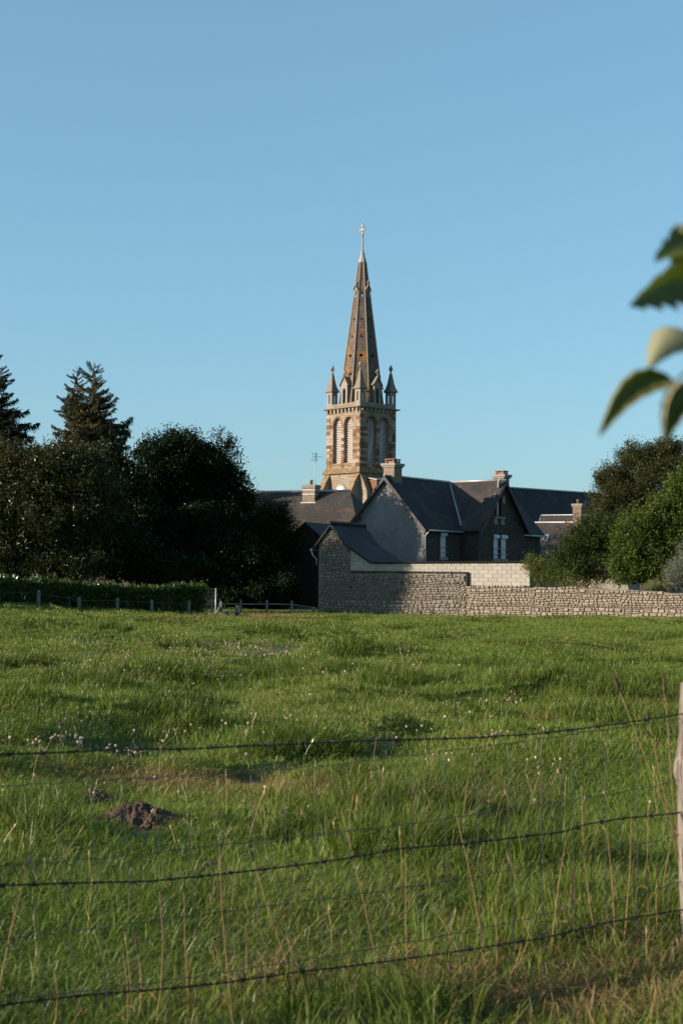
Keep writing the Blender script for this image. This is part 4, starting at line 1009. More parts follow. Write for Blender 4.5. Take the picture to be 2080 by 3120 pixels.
b = MB(); b.plate(base + nv_ * .10, (1, 0, 0), dirv, rect(u0, u1, v0, v1), [rect(u0 + .08, u1 - .08, v0 + .08, v1 - .08)], .12); sk = b.build('skylight', M['zinc'], rh)
b = MB(); b.plate(base + nv_ * .03, (1, 0, 0), dirv, rect(u0 + .081, u1 - .081, v0 + .081, v1 - .081), [], .02); b.build('pane', M['glass'], sk)
c_ = rloc(1757, 1610); ztop_ = zat(1757, 1542, 128) + .8
rch = chimney(rh, (c_.x, 4.2, 0), .78, .78, rr_ - .9, ztop_, M['brick_brown'], 1, 'pot', .1, M['render'])
# taller slate annex strip behind it
ac = P(1648, 1570, 140); an = empty('slate_annex', (ac.x, ac.y, -.8), R(-24), 'small slate roofed annex with white ridge flashing below the nave roof', 'building')
ar = ac.z + .8; b = MB(); b.bx(0, 9, 0, 4, -.3, ar - 1.6); b.build('wall', M['render'], an)
b = MB(); b.slab([(-.1, -1.2, ar - 1.6), (9.2, -1.2, ar - 1.6), (9.2, .4, ar), (-.1, .4, ar)], .12); b.slab([(9.2, 4.2, ar - 1.6), (-.1, 4.2, ar - 1.6), (-.1, .4, ar), (9.2, .4, ar)], .12); anr = b.build('roof', M['slate_brown'], an)
ridge_cap(anr, (-.1, .4, ar + .03), (9.2, .4, ar + .03), .06); b = MB(); b.tube([(-.12, -1.2, ar - 1.58), (-.12, .4, ar + .02)], .06, 5); b.build('verge', M['zinc'], anr)
# brick pillar and white lean-to low down
bp = P(1651, 1720, 118); pil = empty('brick_pillar', (bp.x, bp.y, -.8), R(20), 'narrow brown brick pillar between the granite house and the trees', 'pillar')
b = MB(); b.bx(-.16, .16, -.16, .16, -.3, zat(1651, 1694, 118) + .8); pp = b.build('shaft', M['brick_red'], pil); b = MB(); zt2 = zat(1651, 1694, 118) + .8; b.bx(-.22, .22, -.22, .22, zt2 + .002, zt2 + .1); b.build('cap', M['render'], pp)
wl_ = P(1672, 1716, 124); lean = empty('white_outhouse', (wl_.x, wl_.y, -.8), R(-24), 'low white rendered outhouse mostly hidden by the bushes', 'outhouse')
zt3 = wl_.z + .8; b = MB(); b.bx(-.4, 4, 0, 1.0, -.3, zt3); b.build('wall', M['white'], lean); b = MB(); b.slab([(-.5, -.15, zt3 + .05), (4.1, -.15, zt3 + .05), (4.1, 1.2, zt3 + .3), (-.5, 1.2, zt3 + .3)], .06); b.build('roof', M['slate'], lean)
# ================================================================== TREES
def limb_path(a, b, bend=.15, n=5):
    a, b = Vector(a), Vector(b); L = (b - a).length; off = Vector((random.uniform(-1, 1), random.uniform(-1, 1), random.uniform(0, .6))) * L * bend
    return [a.lerp(b, t / n) + off * math.sin(math.pi * t / n) for t in range(n + 1)]
def crown_points(lobes, dens, shell=.55, rough=.22, seed=0, nsub=14):
    """lobes: (centre, (rx, ry, rz)); points near the lobes' outer shell, eaten by noise so gaps and an uneven edge remain"""
    r = np.random.default_rng(seed); out = []
    big = lobes; lobes = []
    for c, (rx, ry, rz) in big:
        lobes.append((np.asarray(c), (rx * .80, ry * .80, rz * .80)))
        for _ in range(nsub):
            d = r.normal(size=3); d[2] = d[2] * .8 + .25; d /= np.linalg.norm(d); f = r.uniform(.20, .38); lobes.append((np.asarray(c) + d * np.array([rx, ry, rz]) * r.uniform(.62, .88), (rx * f, ry * f, max(rz, rx * .5) * f * .8)))
    for c, (rx, ry, rz) in lobes:
        area = 4 * math.pi * ((rx * rz) ** 1.6 / 3 + (rx * ry) ** 1.6 / 3 + (ry * rz) ** 1.6 / 3) ** (1 / 1.6)
        n = int(area * dens); d = r.normal(size=(n, 3)); d /= np.linalg.norm(d, axis=1)[:, None]
        nz = vnoise(d[:, 0] * 2.3 + c[0] + 20 + d[:, 2] * 1.1, d[:, 1] * 2.3 + d[:, 2] * 2.9 + c[2] + 20) - .5
        fine = vnoise(d[:, 0] * 7 + c[0] * 3 + 60 + d[:, 2] * 3, d[:, 1] * 7 + d[:, 2] * 8 + c[2] + 60) - .5
        rad = (1 + rough * 1.6 * nz + rough * .9 * fine) * (1 - shell * r.random(n) ** 1.7)
        p = np.asarray(c)[None] + d * np.array([[rx, ry, rz]]) * rad[:, None]; out.append(p)
    return np.vstack(out)
def tree(name, label, cat, mat, lobes_px, Y, sprig, dens, ssc=(.8, 1.3), base_px=None, shell=.55, rough=.22, seed=0, group=None, trunk_r=.22, depth=.9, tilt=.7, wisps=0):
    """lobes_px: (px, py, half width px, half height px[, dY])"""
    L = []
    for l in lobes_px:
        y = Y + (l[4] if len(l) > 4 else 0); c = P(l[0], l[1], y); k = y / FPX
        L.append((np.array(c), (l[2] * k, l[2] * k * depth, l[3] * k)))
    bx_ = P(base_px if base_px is not None else lobes_px[0][0], 1800, Y).x; bz_ = gzf(bx_, Y)
    root = empty(name, (bx_, Y, bz_), 0, label, cat, group)
    pts = crown_points(L, dens * .55, shell, rough, seed)
    if wisps:                                   # shoots that break the outline
        r = np.random.default_rng(seed + 9); ws = []
        for c, (rx, ry, rz) in L:
            for _ in range(wisps):
                d = r.normal(size=3); d[2] = abs(d[2]) * .8 + .1; d /= np.linalg.norm(d)
                p0 = c + d * np.array([rx, ry, rz]) * .95; ln = r.uniform(.25, .7)
                ws += [p0 + (d * .6 + np.array([0, 0, .5])) * ln * t for t in (0, .3, .6, .9)]
        pts = np.vstack([pts, np.array(ws)])
    pts = pts[pts[:, 2] > bz_ + .1]
    n = len(pts); o = scatter('crown', sprig, pts - np.array(root.location)[None], rand_rot(n, tilt), uni(n, *ssc), mat, root); tag(o, kind='stuff')
    b = MB(); top = max(c[2] for c, _ in L); cx = float(np.mean([c[0] for c, _ in L])); hgt = top - bz_
    tp = [(0, 0, -.3), (.1, 0, hgt * .3), ((cx - bx_) * .4, .1, hgt * .6), ((cx - bx_) * .7, 0, hgt * .95)]
    b.tube(tp, [trunk_r * 1.3, trunk_r, trunk_r * .7, trunk_r * .25], 9)
    for c, rr in L:
        e = Vector(c) - Vector(root.location); s_ = Vector(tp[1]).lerp(Vector(tp[2]), random.random())
        if e.z < s_.z: s_ = Vector((0, 0, max(.2, e.z * .5)))
        b.tube(limb_path(s_, e), [trunk_r * .55, trunk_r * .5, trunk_r * .4, trunk_r * .3, trunk_r * .2, trunk_r * .1], 6)
        for _ in range(4):
            d = Vector((random.gauss(0, 1), random.gauss(0, 1), random.gauss(.4, .7))).normalized(); e2 = e + Vector((d.x * rr[0], d.y * rr[1], d.z * rr[2])) * .85
            b.tube(limb_path(e.lerp(s_, .25), e2, .1, 4), [trunk_r * .22, trunk_r * .18, trunk_r * .14, trunk_r * .1, trunk_r * .05], 5)
    b.build('trunk', M['bark'], root)
    return root
SP_small = [leaf_sprig(14, .34, .13, .06, s) for s in range(4)]
SP_mid = [leaf_sprig(13, .36, .17, .085, s + 10) for s in range(4)]
SP_long = [leaf_sprig(13, .38, .22, .055, s + 20, .8, .8) for s in range(4)]
SP_laurel = [leaf_sprig(9, .16, .15, .06, s + 30, -.7, .7) for s in range(4)]
SP_tiny = [leaf_sprig(16, .25, .09, .04, s + 40) for s in range(4)]
# left side
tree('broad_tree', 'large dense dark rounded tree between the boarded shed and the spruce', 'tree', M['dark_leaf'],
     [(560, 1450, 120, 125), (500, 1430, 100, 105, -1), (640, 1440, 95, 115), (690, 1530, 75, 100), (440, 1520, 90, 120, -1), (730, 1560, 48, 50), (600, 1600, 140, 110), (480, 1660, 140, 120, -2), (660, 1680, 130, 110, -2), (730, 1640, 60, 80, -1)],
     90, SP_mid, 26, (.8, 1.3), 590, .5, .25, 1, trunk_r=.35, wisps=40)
tree('olive_tree', 'olive brown leafy tree catching low sun behind the hedge', 'tree', M['olive_leaf'],
     [(70, 1480, 110, 110), (190, 1440, 110, 100), (270, 1500, 85, 105), (20, 1430, 70, 70), (130, 1590, 150, 110), (260, 1610, 90, 100, 1), (0, 1600, 110, 120), (60, 1710, 150, 80, .5), (230, 1720, 120, 70, .5), (310, 1560, 60, 90, 2)],
     71, SP_long, 30, (.75, 1.2), 140, .5, .28, 2, trunk_r=.22, wisps=26)
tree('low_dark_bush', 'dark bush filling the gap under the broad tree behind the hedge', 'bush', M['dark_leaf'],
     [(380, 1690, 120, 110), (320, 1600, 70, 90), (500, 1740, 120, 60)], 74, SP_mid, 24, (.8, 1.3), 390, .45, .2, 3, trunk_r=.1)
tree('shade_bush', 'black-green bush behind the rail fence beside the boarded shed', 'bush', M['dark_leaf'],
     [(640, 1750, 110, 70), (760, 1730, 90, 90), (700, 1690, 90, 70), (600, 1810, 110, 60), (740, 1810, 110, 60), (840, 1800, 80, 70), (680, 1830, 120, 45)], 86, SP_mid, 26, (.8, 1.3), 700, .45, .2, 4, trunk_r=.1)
tree('willow_bush', 'bushy dark shrub with long narrow leaves over the boarded shed', 'bush', M['dark_leaf'],
     [(830, 1600, 55, 60), (790, 1640, 70, 70), (860, 1680, 60, 80), (800, 1720, 90, 80)], 88, SP_long, 30, (.8, 1.2), 820, .5, .3, 5, trunk_r=.1, wisps=40)
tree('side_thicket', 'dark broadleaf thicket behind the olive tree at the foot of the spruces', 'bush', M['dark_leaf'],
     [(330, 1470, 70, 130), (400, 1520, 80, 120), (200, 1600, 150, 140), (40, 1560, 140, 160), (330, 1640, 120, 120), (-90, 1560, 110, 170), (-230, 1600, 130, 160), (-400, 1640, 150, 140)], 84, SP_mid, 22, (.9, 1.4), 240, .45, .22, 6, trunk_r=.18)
def spruce_branch(seed, droop=.12):
    r = random.Random(seed); vs = []; fs = []; tn = []
    def needle(p, d, L, W):
        d = d.normalized(); s = d.cross(Vector((r.gauss(0, .5), r.gauss(0, .5), 1))).normalized(); i = len(vs); t = r.random()
        vs.extend([p, p + d * L * .4 + s * W, p + d * L, p + d * L * .4 - s * W]); fs.append((i, i + 1, i + 2, i + 3)); tn.extend([t] * 4)
    for k in range(15):
        t = (k + .6) / 15; p = Vector((t, 0, -droop * t * t * 1.6 + .13 * t ** 4 * 1.5))
        needle(p, Vector((1, 0, -.1)), .14, .018)
        for s in (-1, 1):
            L = .34 * (1 - t * .75) * r.uniform(.6, 1.2); d = Vector((.75, s * r.uniform(.5, 1), r.uniform(-.5, .0))).normalized()
            for q in range(4):
                pp = p + d * L * q / 4
                needle(pp, d + Vector((r.gauss(0, .35), r.gauss(0, .35), r.gauss(-.3, .4))), .11, .018)
                needle(pp, Vector((.25, s * .3, -1)), r.uniform(.08, .17), .014)
    return [tuple(v) for v in vs], fs, tn
def conifer(name, label, Y, px, ytop, base_half, ybase_px, mat, seed, lean=0.0, dens=9, group=None, tips=1.0, sparse=0.0):
    top = P(px, ytop, Y); bx_ = top.x + lean; bz_ = gzf(bx_, Y); root = empty(name, (bx_, Y, bz_), 0, label, 'tree', group)
    H = top.z - bz_; zb = zat(px, ybase_px, Y) - bz_; hw = base_half * Y / FPX; r = np.random.default_rng(seed); pts = []; rot = []; scl = []
    for i_ in range(int(42 * dens)):
        f = r.random() ** .62; z = H - .15 - (H - zb) * f; a = r.uniform(0, 2 * math.pi)
        ln = hw * (f ** .68) * (.55 + .75 * float(vnoise(a * 1.6 + seed, z * .9))) + .25
        l_ = ln * r.uniform(.55, 1.12); cx = lean * -(z / H)
        pts.append((cx, 0, z)); rot.append((r.normal(0, .2), r.uniform(-.35, .35) + .10 * f - .75 * (1 - f) ** 3, a)); scl.append((l_, l_ * r.uniform(.8, 1.15), l_ * r.uniform(.9, 1.5)))
    o = scatter('crown', [spruce_branch(seed * 10 + i) for i in range(4)], np.array(pts), np.array(rot), np.array(scl), mat, root); tag(o, kind='stuff')
    b = MB(); b.tube([(0, 0, -.3), (-lean * .5, 0, H * .5), (-lean, 0, H)], [.24, .15, .02], 8); b.build('trunk', M['bark'], root)
    return root
conifer('spruce_tree', 'tall thinning olive brown spruce, the thicker of a pair behind the olive tree', 112, 287, 1102, 150, 1560, M['spruce'], 21, 0.0, 9, sparse=.12)
conifer('spruce_tree', 'slimmer olive brown spruce with a bare leader close against its twin', 113, 236, 1116, 110, 1560, M['spruce'], 22, .2, 8, sparse=.18)
conifer('dark_conifer', 'very dark tall conifer with long drooping boughs left of the paired spruces', 102, -8, 1058, 165, 1600, M['spruce_dark'], 23, 0.0, 9, sparse=.05)
conifer('dark_conifer', 'shorter dark conifer hugging the right side of the paired spruces', 110, 335, 1290, 80, 1560, M['spruce_dark'], 24, 0.0, 9)
# right side
tree('brownish_tree', 'tall airy tree with brownish green leaves behind the slate roofed house', 'tree', M['maple'],
     [(1960, 1460, 110, 85), (2060, 1430, 90, 80), (1890, 1530, 90, 75), (1855, 1590, 66, 66), (1980, 1560, 100, 80), (2100, 1530, 90, 90), (1860, 1470, 48, 40), (1940, 1400, 50, 40), (2030, 1385, 45, 38), (1835, 1645, 62, 66), (1910, 1650, 100, 80)],
     96, SP_small, 20, (.8, 1.3), 1960, .6, .35, 7, trunk_r=.28, wisps=46)
tree('rounded_bush', 'dense mid green bush behind the field wall beside the skylight roof', 'bush', M['bush_leaf'],
     [(1785, 1655, 80, 64), (1840, 1615, 62, 50), (1745, 1710, 62, 60), (1810, 1725, 100, 66)], 80, SP_small, 28, (.7, 1.1), 1780, .5, .24, 8, trunk_r=.1, wisps=26)
tree('leafy_bush', 'large bright green leafy bush in full sun behind the field wall', 'bush', M['green_leaf'],
     [(1975, 1625, 100, 85), (1925, 1690, 66, 70), (2055, 1570, 80, 100), (2100, 1500, 60, 80), (2000, 1720, 110, 75), (2095, 1650, 90, 130), (1915, 1745, 60, 40)], 77, SP_mid, 26, (.7, 1.1), 1990, .5, .26, 9, trunk_r=.14, wisps=26)
tree('silver_shrub', 'silvery grey leaved shrub leaning over the field wall', 'shrub', M['silver'],
     [(2085, 1745, 45, 50), (2065, 1775, 35, 30), (2110, 1700, 35, 45)], 72.5, [leaf_sprig(12, .24, .14, .03, s + 50, -.6, 1.2) for s in range(4)], 60, (.6, 1.), 2085, .6, .35, 10, trunk_r=.05, wisps=20)
tree('pale_shrub', 'low mounded pale yellow green shrub just above the field wall', 'shrub', M['pale_shrub'],
     [(1992, 1787, 34, 18), (2025, 1790, 26, 14)], 72.6, SP_tiny, 90, (.5, .8), 1995, .5, .2, 11, trunk_r=.03)
# vine over the block shed's end
vroot = empty('climbing_vine', tuple(w0 + wx * bx1 + Vector((0, 0, WZ + fz0))), WA, 'yellow green climbing vine draped over the end of the block wall', 'vine')
vp = []
rv = np.random.default_rng(4)
def wpt(px, py, off): p = hit(px, py, w0 + wn * off, wn); q = Matrix.Rotation(-WA, 3, 'Z') @ (p - vroot.location); return q
for (a, c, sp_, n_) in (((1606, 1692), (1622, 1745), 7, 34), ((1622, 1745), (1645, 1780), 6, 22), ((1610, 1715), (1588, 1728), 3, 8), ((1608, 1710), (1640, 1716), 8, 26), ((1640, 1712), (1700, 1755), 10, 80), ((1700, 1752), (1755, 1770), 8, 50), ((1640, 1735), (1720, 1775), 16, 150), ((1625, 1712), (1660, 1770), 12, 70)):
    for i in range(n_):
        t = rv.random(); q = wpt(a[0] + (c[0] - a[0]) * t + rv.normal(0, sp_), a[1] + (c[1] - a[1]) * t + rv.normal(0, sp_), .12); vp.append((q.x, q.y + (rv.random() * .9 if a[0] > 1622 else rv.random() * .12), q.z))
nvp = len(vp); tag(scatter('foliage', SP_tiny, np.array(vp), rand_rot(nvp, .8), uni(nvp, .7, 1.2), M['ivy'], vroot), kind='stuff')
b = MB(); b.tube([tuple(wpt(1650, 1783, .1)), tuple(wpt(1625, 1750, .1)), tuple(wpt(1608, 1700, .1))], [.03, .02, .008], 5); b.tube([tuple(wpt(1655, 1783, -.2)), tuple(wpt(1660, 1745, -.2)), tuple(wpt(1720, 1765, -.2))], [.03, .02, .01], 5); b.build('stem', M['bark'], vroot)

# ================================================================== HEDGE AND PADDOCK FENCES
HYL = lambda px: 46.5 + 12.0 * (px + 140) / 780.0
hy = 52.0; hroot = empty('laurel_hedge', (P(300, 1800, hy).x, hy, gzf(P(300, 1800, hy).x, hy)), 0, 'clipped laurel hedge with sunlit leafy top behind the grey posts', 'hedge')
hp = []; rh_ = np.random.default_rng(6)
for _ in range(5200):
    px = rh_.uniform(-140, 625); ty = np.interp(px, [-140, 0, 180, 300, 460, 620], [1772, 1776, 1782, 1793, 1799, 1791]) + rh_.normal(0, 1.5) + 9 * (float(vnoise(px * .021, 4.4)) - .5) + 6 * (float(vnoise(px * .08, 9.4)) - .5)
    hy = HYL(px); z1_ = zat(px, ty, hy); x_ = P(px, ty, hy).x; z0_ = gzf(x_, hy); u = rh_.random()
    if u < .38: z_ = z1_ - rh_.random() ** 2 * .22; y_ = hy + rh_.uniform(-.5, .5)
    else: z_ = z0_ + (z1_ - z0_) * rh_.random(); y_ = hy - .5 + .25 * rh_.random() ** 2
    if rh_.random() < .035: z_ += rh_.uniform(.08, .22)
    hp.append((x_, y_, z_))
hp = np.array(hp); tag(scatter('foliage', SP_laurel, hp - np.array(hroot.location)[None], rand_rot(len(hp), .45), uni(len(hp), .75, 1.25), M['laurel'], hroot), kind='stuff')
for px in range(-120, 625, 60):
    hy = HYL(px); b = MB(); x_ = P(px, 1800, hy).x - hroot.location.x; z0_ = gzf(x_ + hroot.location.x, hy) - hroot.location.z; yy = hy - hroot.location.y
    b.tube([(x_, yy, z0_ - .1), (x_ + .1, yy + .05, z0_ + .5), (x_ - .05, yy - .05, z0_ + .9)], [.03, .022, .01], 5); b.build('stem', M['bark'], hroot)
def fpost(parent, x, y, ztop, r_=.055, tip=.07, lean=0., mat=None, name='post', square=True):
    z0_ = gzf(x, y) - .3; b = MB(); lx = parent.location
    H = ztop - z0_; c = (x - lx.x, y - lx.y, z0_ - lx.z)
    b.lathe([(r_ * 1.02, 0), (r_, H * .5), (r_ * .97, H - tip), (r_ * .85, H - tip * .7), (r_ * .12, H)], c, 4 if square else 8, R(45))
    o = b.build(name, mat or M['old_wood'], parent, .006)
    if lean:
        o.data.transform(Matrix.Translation(Vector(c)) @ Matrix.Rotation(lean, 4, 'Y') @ Matrix.Translation(-Vector(c)))
    return o
p0 = P(300, 1850, 50.4); hf = empty('hedge_fence', (p0.x, 50.4, gzf(p0.x, 50.4)), 0, 'row of weathered grey wooden posts with wires along the laurel hedge', 'fence')
pos = []
for px, py in ((-5, 1792), (119, 1797), (242, 1818), (359, 1821), (463, 1826), (576, 1829)):
    yy = HYL(px) - 1.3; p = P(px, py, yy); pos.append((p.x, yy, p.z)); fpost(hf, p.x, yy, p.z, .075)
p = P(147, 1834, 49.2); fpost(hf, p.x, 49.2, p.z, .05, .03, .12)
for dz in (.12, .45):
    b = MB(); b.tube([(x - hf.location.x, y_ - .09 - hf.location.y, z - dz - hf.location.z) for x, y_, z in pos], .006, 4); b.build('strand', M['wire_grey'], hf)
# rail fence along the far edge and its corner
ry = 75.0; p0 = P(780, 1870, ry); rf = empty('rail_fence', (p0.x, ry, gzf(p0.x, ry)), 0, 'grey timber post and rail paddock fence running up to the stone barn', 'fence')
tops = []
for px, py in ((647, 1826), (734, 1828), (813, 1827), (889, 1829)):
    p = P(px, py, ry); fpost(rf, p.x, ry, p.z, .085, .09); tops.append(p)
p = P(673, 1830, 60); fpost(rf, p.x, 60, p.z, .085, .09); cpst = p
p = P(955, 1849, ry + 1.0); fpost(rf, p.x, ry + 1, p.z, .15, .03)
def rail(pts, r_=.035):
    b = MB(); b.tube([Vector(q) - rf.location for q in pts], r_, 6); b.build('rail', M['old_wood'], rf)
rail([P(610, 1841, ry), P(647, 1839, ry), P(734, 1841, ry)]); rail([P(734, 1841, ry - .08), P(813, 1841, ry - .08)]); rail([P(813, 1840.5, ry), P(889, 1842, ry)]); rail([P(889, 1842, ry - .06), P(920, 1847, ry + .5), P(957, 1851, ry + 1.0)])
rail([P(640, 1864, ry), P(734, 1866, ry)], .028); rail([P(734, 1866.5, ry), P(889, 1866, ry)], .028); rail([P(889, 1866, ry), P(925, 1870, ry)], .028)
b = MB(); q0 = P(671, 1848, 60); q1 = P(645, 1893, 59.4); b.tube([q0 - rf.location, q1 - rf.location - Vector((0, 0, .1))], .06, 6); b.build('strut', M['old_wood'], rf)
# two loose stumps
for px, py, Y, r_, ln, lab in ((686, 1861, 57, .10, .14, 'short leaning broken grey post stump by the hedge corner'), (719, 1845, 57, .11, .05, 'upright grey gate stump standing alone near the hedge corner')):
    p = P(px, py, Y); e = empty('post_stump', (p.x, Y, gzf(p.x, Y)), 0, lab, 'post'); st_ = fpost(e, p.x, Y, p.z, r_, .02, ln, None, 'stump')
    b = MB(); b.box((.09, -.1, (p.z - e.location.z) * .45), (.16, .03, .05)); b.build('iron_hook', M['wire'], st_)
# wire panel behind the hedge with its end pole
p0 = P(658, 1792, 61); wp = empty('wire_panel_fence', (p0.x, 61, gzf(p0.x, 61)), 0, 'thin green-grey welded wire panel with end pole behind the hedge', 'fence')
b = MB(); b.tube([(0, 0, -.2), (0, 0, p0.z - wp.location.z)], .03, 8); b.build('pole', M['zinc'], wp)
pl = P(355, 1791, 61); x0_ = pl.x - wp.location.x
b = MB()
for px in (410, 535): b.tube([(P(px, 1791, 61).x - wp.location.x, 0, -.2), (P(px, 1791, 61).x - wp.location.x, 0, pl.z + .02 - wp.location.z)], .025, 6)
tag(b.build('intermediate_poles', M['zinc'], wp), kind='stuff')
b = MB()
for i in range(8): b.tube([(x0_, .03, p0.z - wp.location.z - .02 - i * .17), (0, .03, p0.z - wp.location.z - .02 - i * .17)], .006, 4, caps=False)
for i in range(70): b.tube([(x0_ * i / 70, .036, 0), (x0_ * i / 70, .036, p0.z - wp.location.z - .01)], .0035, 3, caps=False)
tag(b.build('mesh_wires', M['wire_grey'], wp), kind='stuff')

# ================================================================== MEADOW
def density_zone(y0, y1, dens):
    A = 0.285; w_ = lambda y: 2 * (A * y + 1.2)
    area = (w_(y0) + w_(y1)) / 2 * (y1 - y0); n = int(area * dens)
    y = NP.uniform(y0, y1, n * 2); keep = NP.random(n * 2) < w_(y) / w_(y1); y = y[keep]; x = NP.uniform(-.5, .5, len(y)) * w_(y)
    d = (x - w0.x) * wn.x + (y - w0.y) * wn.y; t = (x - w0.x) * wx.x + (y - w0.y) * wx.y
    ok = ~((d < .12) & (t > -.1)) & (y < 79.5); return x[ok], y[ok]
def px_of(x, y, z):
    v = np.stack([x - EYE.x, y - EYE.y, z - EYE.z], 1) @ np.array(RM); return 1040 + FPX * v[:, 0] / -v[:, 2], 1560 - FPX * v[:, 1] / -v[:, 2]
def ell(px, py, c): return np.clip(1.25 - np.sqrt(((px - c[0]) / c[2]) ** 2 + ((py - c[1]) / c[3]) ** 2), 0, 1)
DRYP = [(300, 2350, 230, 28), (560, 2385, 330, 40), (900, 2400, 240, 40), (1450, 2420, 260, 30), (2000, 2170, 90, 30), (760, 1885, 200, 14), (960, 2160, 60, 20), (1150, 2240, 120, 20), (1600, 2220, 100, 18)]
VERGE = [(1400, 3020, 130, 45), (1840, 3100, 330, 70), (870, 3050, 90, 30), (2040, 2970, 100, 60)]
HOLES = [(412, 2538, 125, 55), (290, 2448, 62, 14), (640, 2672, 60, 12)]
tall_c = [(820, 2075, 110, 30), (290, 2105, 110, 26), (1640, 2650, 240, 60), (1250, 2620, 180, 50), (1560, 2100, 90, 22), (500, 2210, 160, 20), (1200, 2090, 130, 24), (960, 2300, 200, 24), (900, 2260, 170, 20), (260, 2580, 220, 60), (1700, 2010, 60, 14), (950, 1940, 45, 12), (1100, 2470, 250, 30), (60, 2180, 90, 26)]
zones = [(3.4, 7.5, 24, [grass_tuft(460, .36, .06, .21, .0042, s, .9) for s in range(4)]),
         (7.5, 13, 27, [grass_tuft(290, .32, .05, .15, .0048, s + 10, .9) for s in range(4)]),
         (13, 24, 5.6, [grass_tuft(860, .75, .04, .115, .0062, s + 20, .9) for s in range(4)]),
         (24, 44, 2.2, [grass_tuft(1050, 1.15, .035, .10, .0095, s + 30, .9) for s in range(4)]),
         (44, 79.5, .95, [grass_tuft(1350, 1.75, .04, .10, .017, s + 40, .8) for s in range(4)])]
def tuss(x, y, px, py):
    t = vnoise(x / .9 + 3, y / 1.3 + 9); t2 = vnoise(x / 3.1 + 50, y / 4.3 + 20); t3 = vnoise(x / .45 + 13, y / .6 + 19)
    sc = .42 + .42 * t + .3 * t3 + .8 * np.clip(t - .62, 0, 1) * 2.0 * (t2 > .4); ex_ = np.clip(t - .60, 0, 1) * 3.0 * (t2 > .38)
    for c in tall_c: e_ = ell(px, py, c); sc = sc + .4 * e_; ex_ = ex_ + .9 * e_
    return sc, ex_
def place_grass(name, x, y, tufts, zi, fscale, label, tall=False):
    z = gz(x, y); px, py = px_of(x, y, z); bare = np.zeros(len(x))
    for c in HOLES: bare = np.maximum(bare, ell(px, py, (c[0] + 10, c[1] + c[3] * .5, c[2] * 1.7, c[3] * 1.9) if tall else c) * (3 if tall else 1))
    ok = (NP.random(len(x)) > bare * 1.6) if (tall or zi != 1) else (bare < .02)
    sc, ex_ = tuss(x, y, px, py)
    if tall: ok &= NP.random(len(x)) < ex_; 
    x, y, z, px, py, sc = (a[ok] for a in (x, y, z, px, py, sc)); n = len(x)
    dry = .05 + .30 * np.clip(vnoise(x / 1.7 + 80, y / 2.2) - .45, 0, 1) + .14 * np.clip(vnoise(x / .5 + 8, y / .7) - .55, 0, 1)
    if tall: dry = dry * .2; sc = NP.uniform(.7, 1.25, n)
    for c in DRYP: m_ = ell(px, py, c); dry = dry + .75 * m_; sc = sc * (1 - .35 * m_)
    if zi < 2:
        for c in VERGE: dry = dry + .8 * ell(px, py, c)
    sc = np.clip(sc, .35, 1.9) * fscale; hs = sc * NP.uniform(.85, 1.15, n); ws = .85 + .25 * NP.random(n)
    e = .25; gxn = -(gz(x + e, y) - gz(x - e, y)) / (2 * e); gyn = -(gz(x, y + e) - gz(x, y - e)) / (2 * e); yaw = NP.normal(0, 1.0, n)
    lx, ly = gxn * np.cos(yaw) + gyn * np.sin(yaw), -gxn * np.sin(yaw) + gyn * np.cos(yaw)
    rot = np.stack([-ly + NP.normal(0, .04, n), lx + NP.normal(0, .04, n), yaw], 1)
    o = scatter(name, tufts, np.stack([x, y, z], 1), rot, np.stack([ws, ws, hs], 1), M['tussock'] if tall else M['grass'], None, np.clip(dry, 0, .95)); tag(o, label, 'grass', kind='stuff')
for zi, (y0, y1, dn, tufts) in enumerate(zones):
    x, y = density_zone(y0, y1, dn)
    place_grass('meadow_grass', x, y, tufts, zi, 1.0, 'green pasture grass, band %s' % ['at the wire fence', 'around the molehill', 'with clover and tussocks', 'below the hedge', 'up to the stone wall'][zi])
tz_ = [(3.4, 13, 34, [grass_tuft(70, .12, .18, .40, .0050, s + 60, .8) for s in range(4)]), (13, 30, 18, [grass_tuft(90, .20, .16, .36, .008, s + 70, .8) for s in range(4)]), (30, 79, 7, [grass_tuft(100, .30, .14, .34, .014, s + 80, .8) for s in range(4)])]
for zi, (y0, y1, dn, tufts) in enumerate(tz_):
    x, y = density_zone(y0, y1, dn)
    place_grass('grass_tussocks', x, y, tufts, zi, 1.0, 'taller darker grass tussocks %s' % ['near the wire fence', 'in mid pasture', 'in the far pasture'][zi], True)
rx_, ry_ = density_zone(7.2, 11.5, 60); zz_ = gz(rx_, ry_); pp_, qq_ = px_of(rx_, ry_, zz_); near_ = np.zeros(len(rx_))
for c in HOLES: near_ = np.maximum(near_, ell(pp_, qq_, (c[0], c[1], c[2] * 1.75, c[3] * 1.75)))
k_ = near_ > .15; place_grass('molehill_grass', rx_[k_], ry_[k_], [grass_tuft(46, .10, .05, .15, .0048, s + 90, .9) for s in range(4)], 3, .9, 'short grass crowding round the molehills')
M['thatch'] = leaf_mat('dead_thatch', [(.2, (.085, .048, .026)), (.55, (.16, .095, .055)), (.9, (.30, .20, .115))], .15, var=.8, gloss=.02)
tx, ty_ = density_zone(4.2, 6.6, 150); tzz = gz(tx, ty_); tp_, tq_ = px_of(tx, ty_, tzz); tk_ = np.zeros(len(tx))
for c in ((1400, 3030, 150, 60), (1880, 3090, 320, 110), (2050, 2990, 130, 80), (880, 3060, 110, 40), (1650, 3120, 200, 40)): tk_ = np.maximum(tk_, ell(tp_, tq_, c))
k_ = NP.random(len(tx)) < tk_ * 1.5; n_ = int(k_.sum())
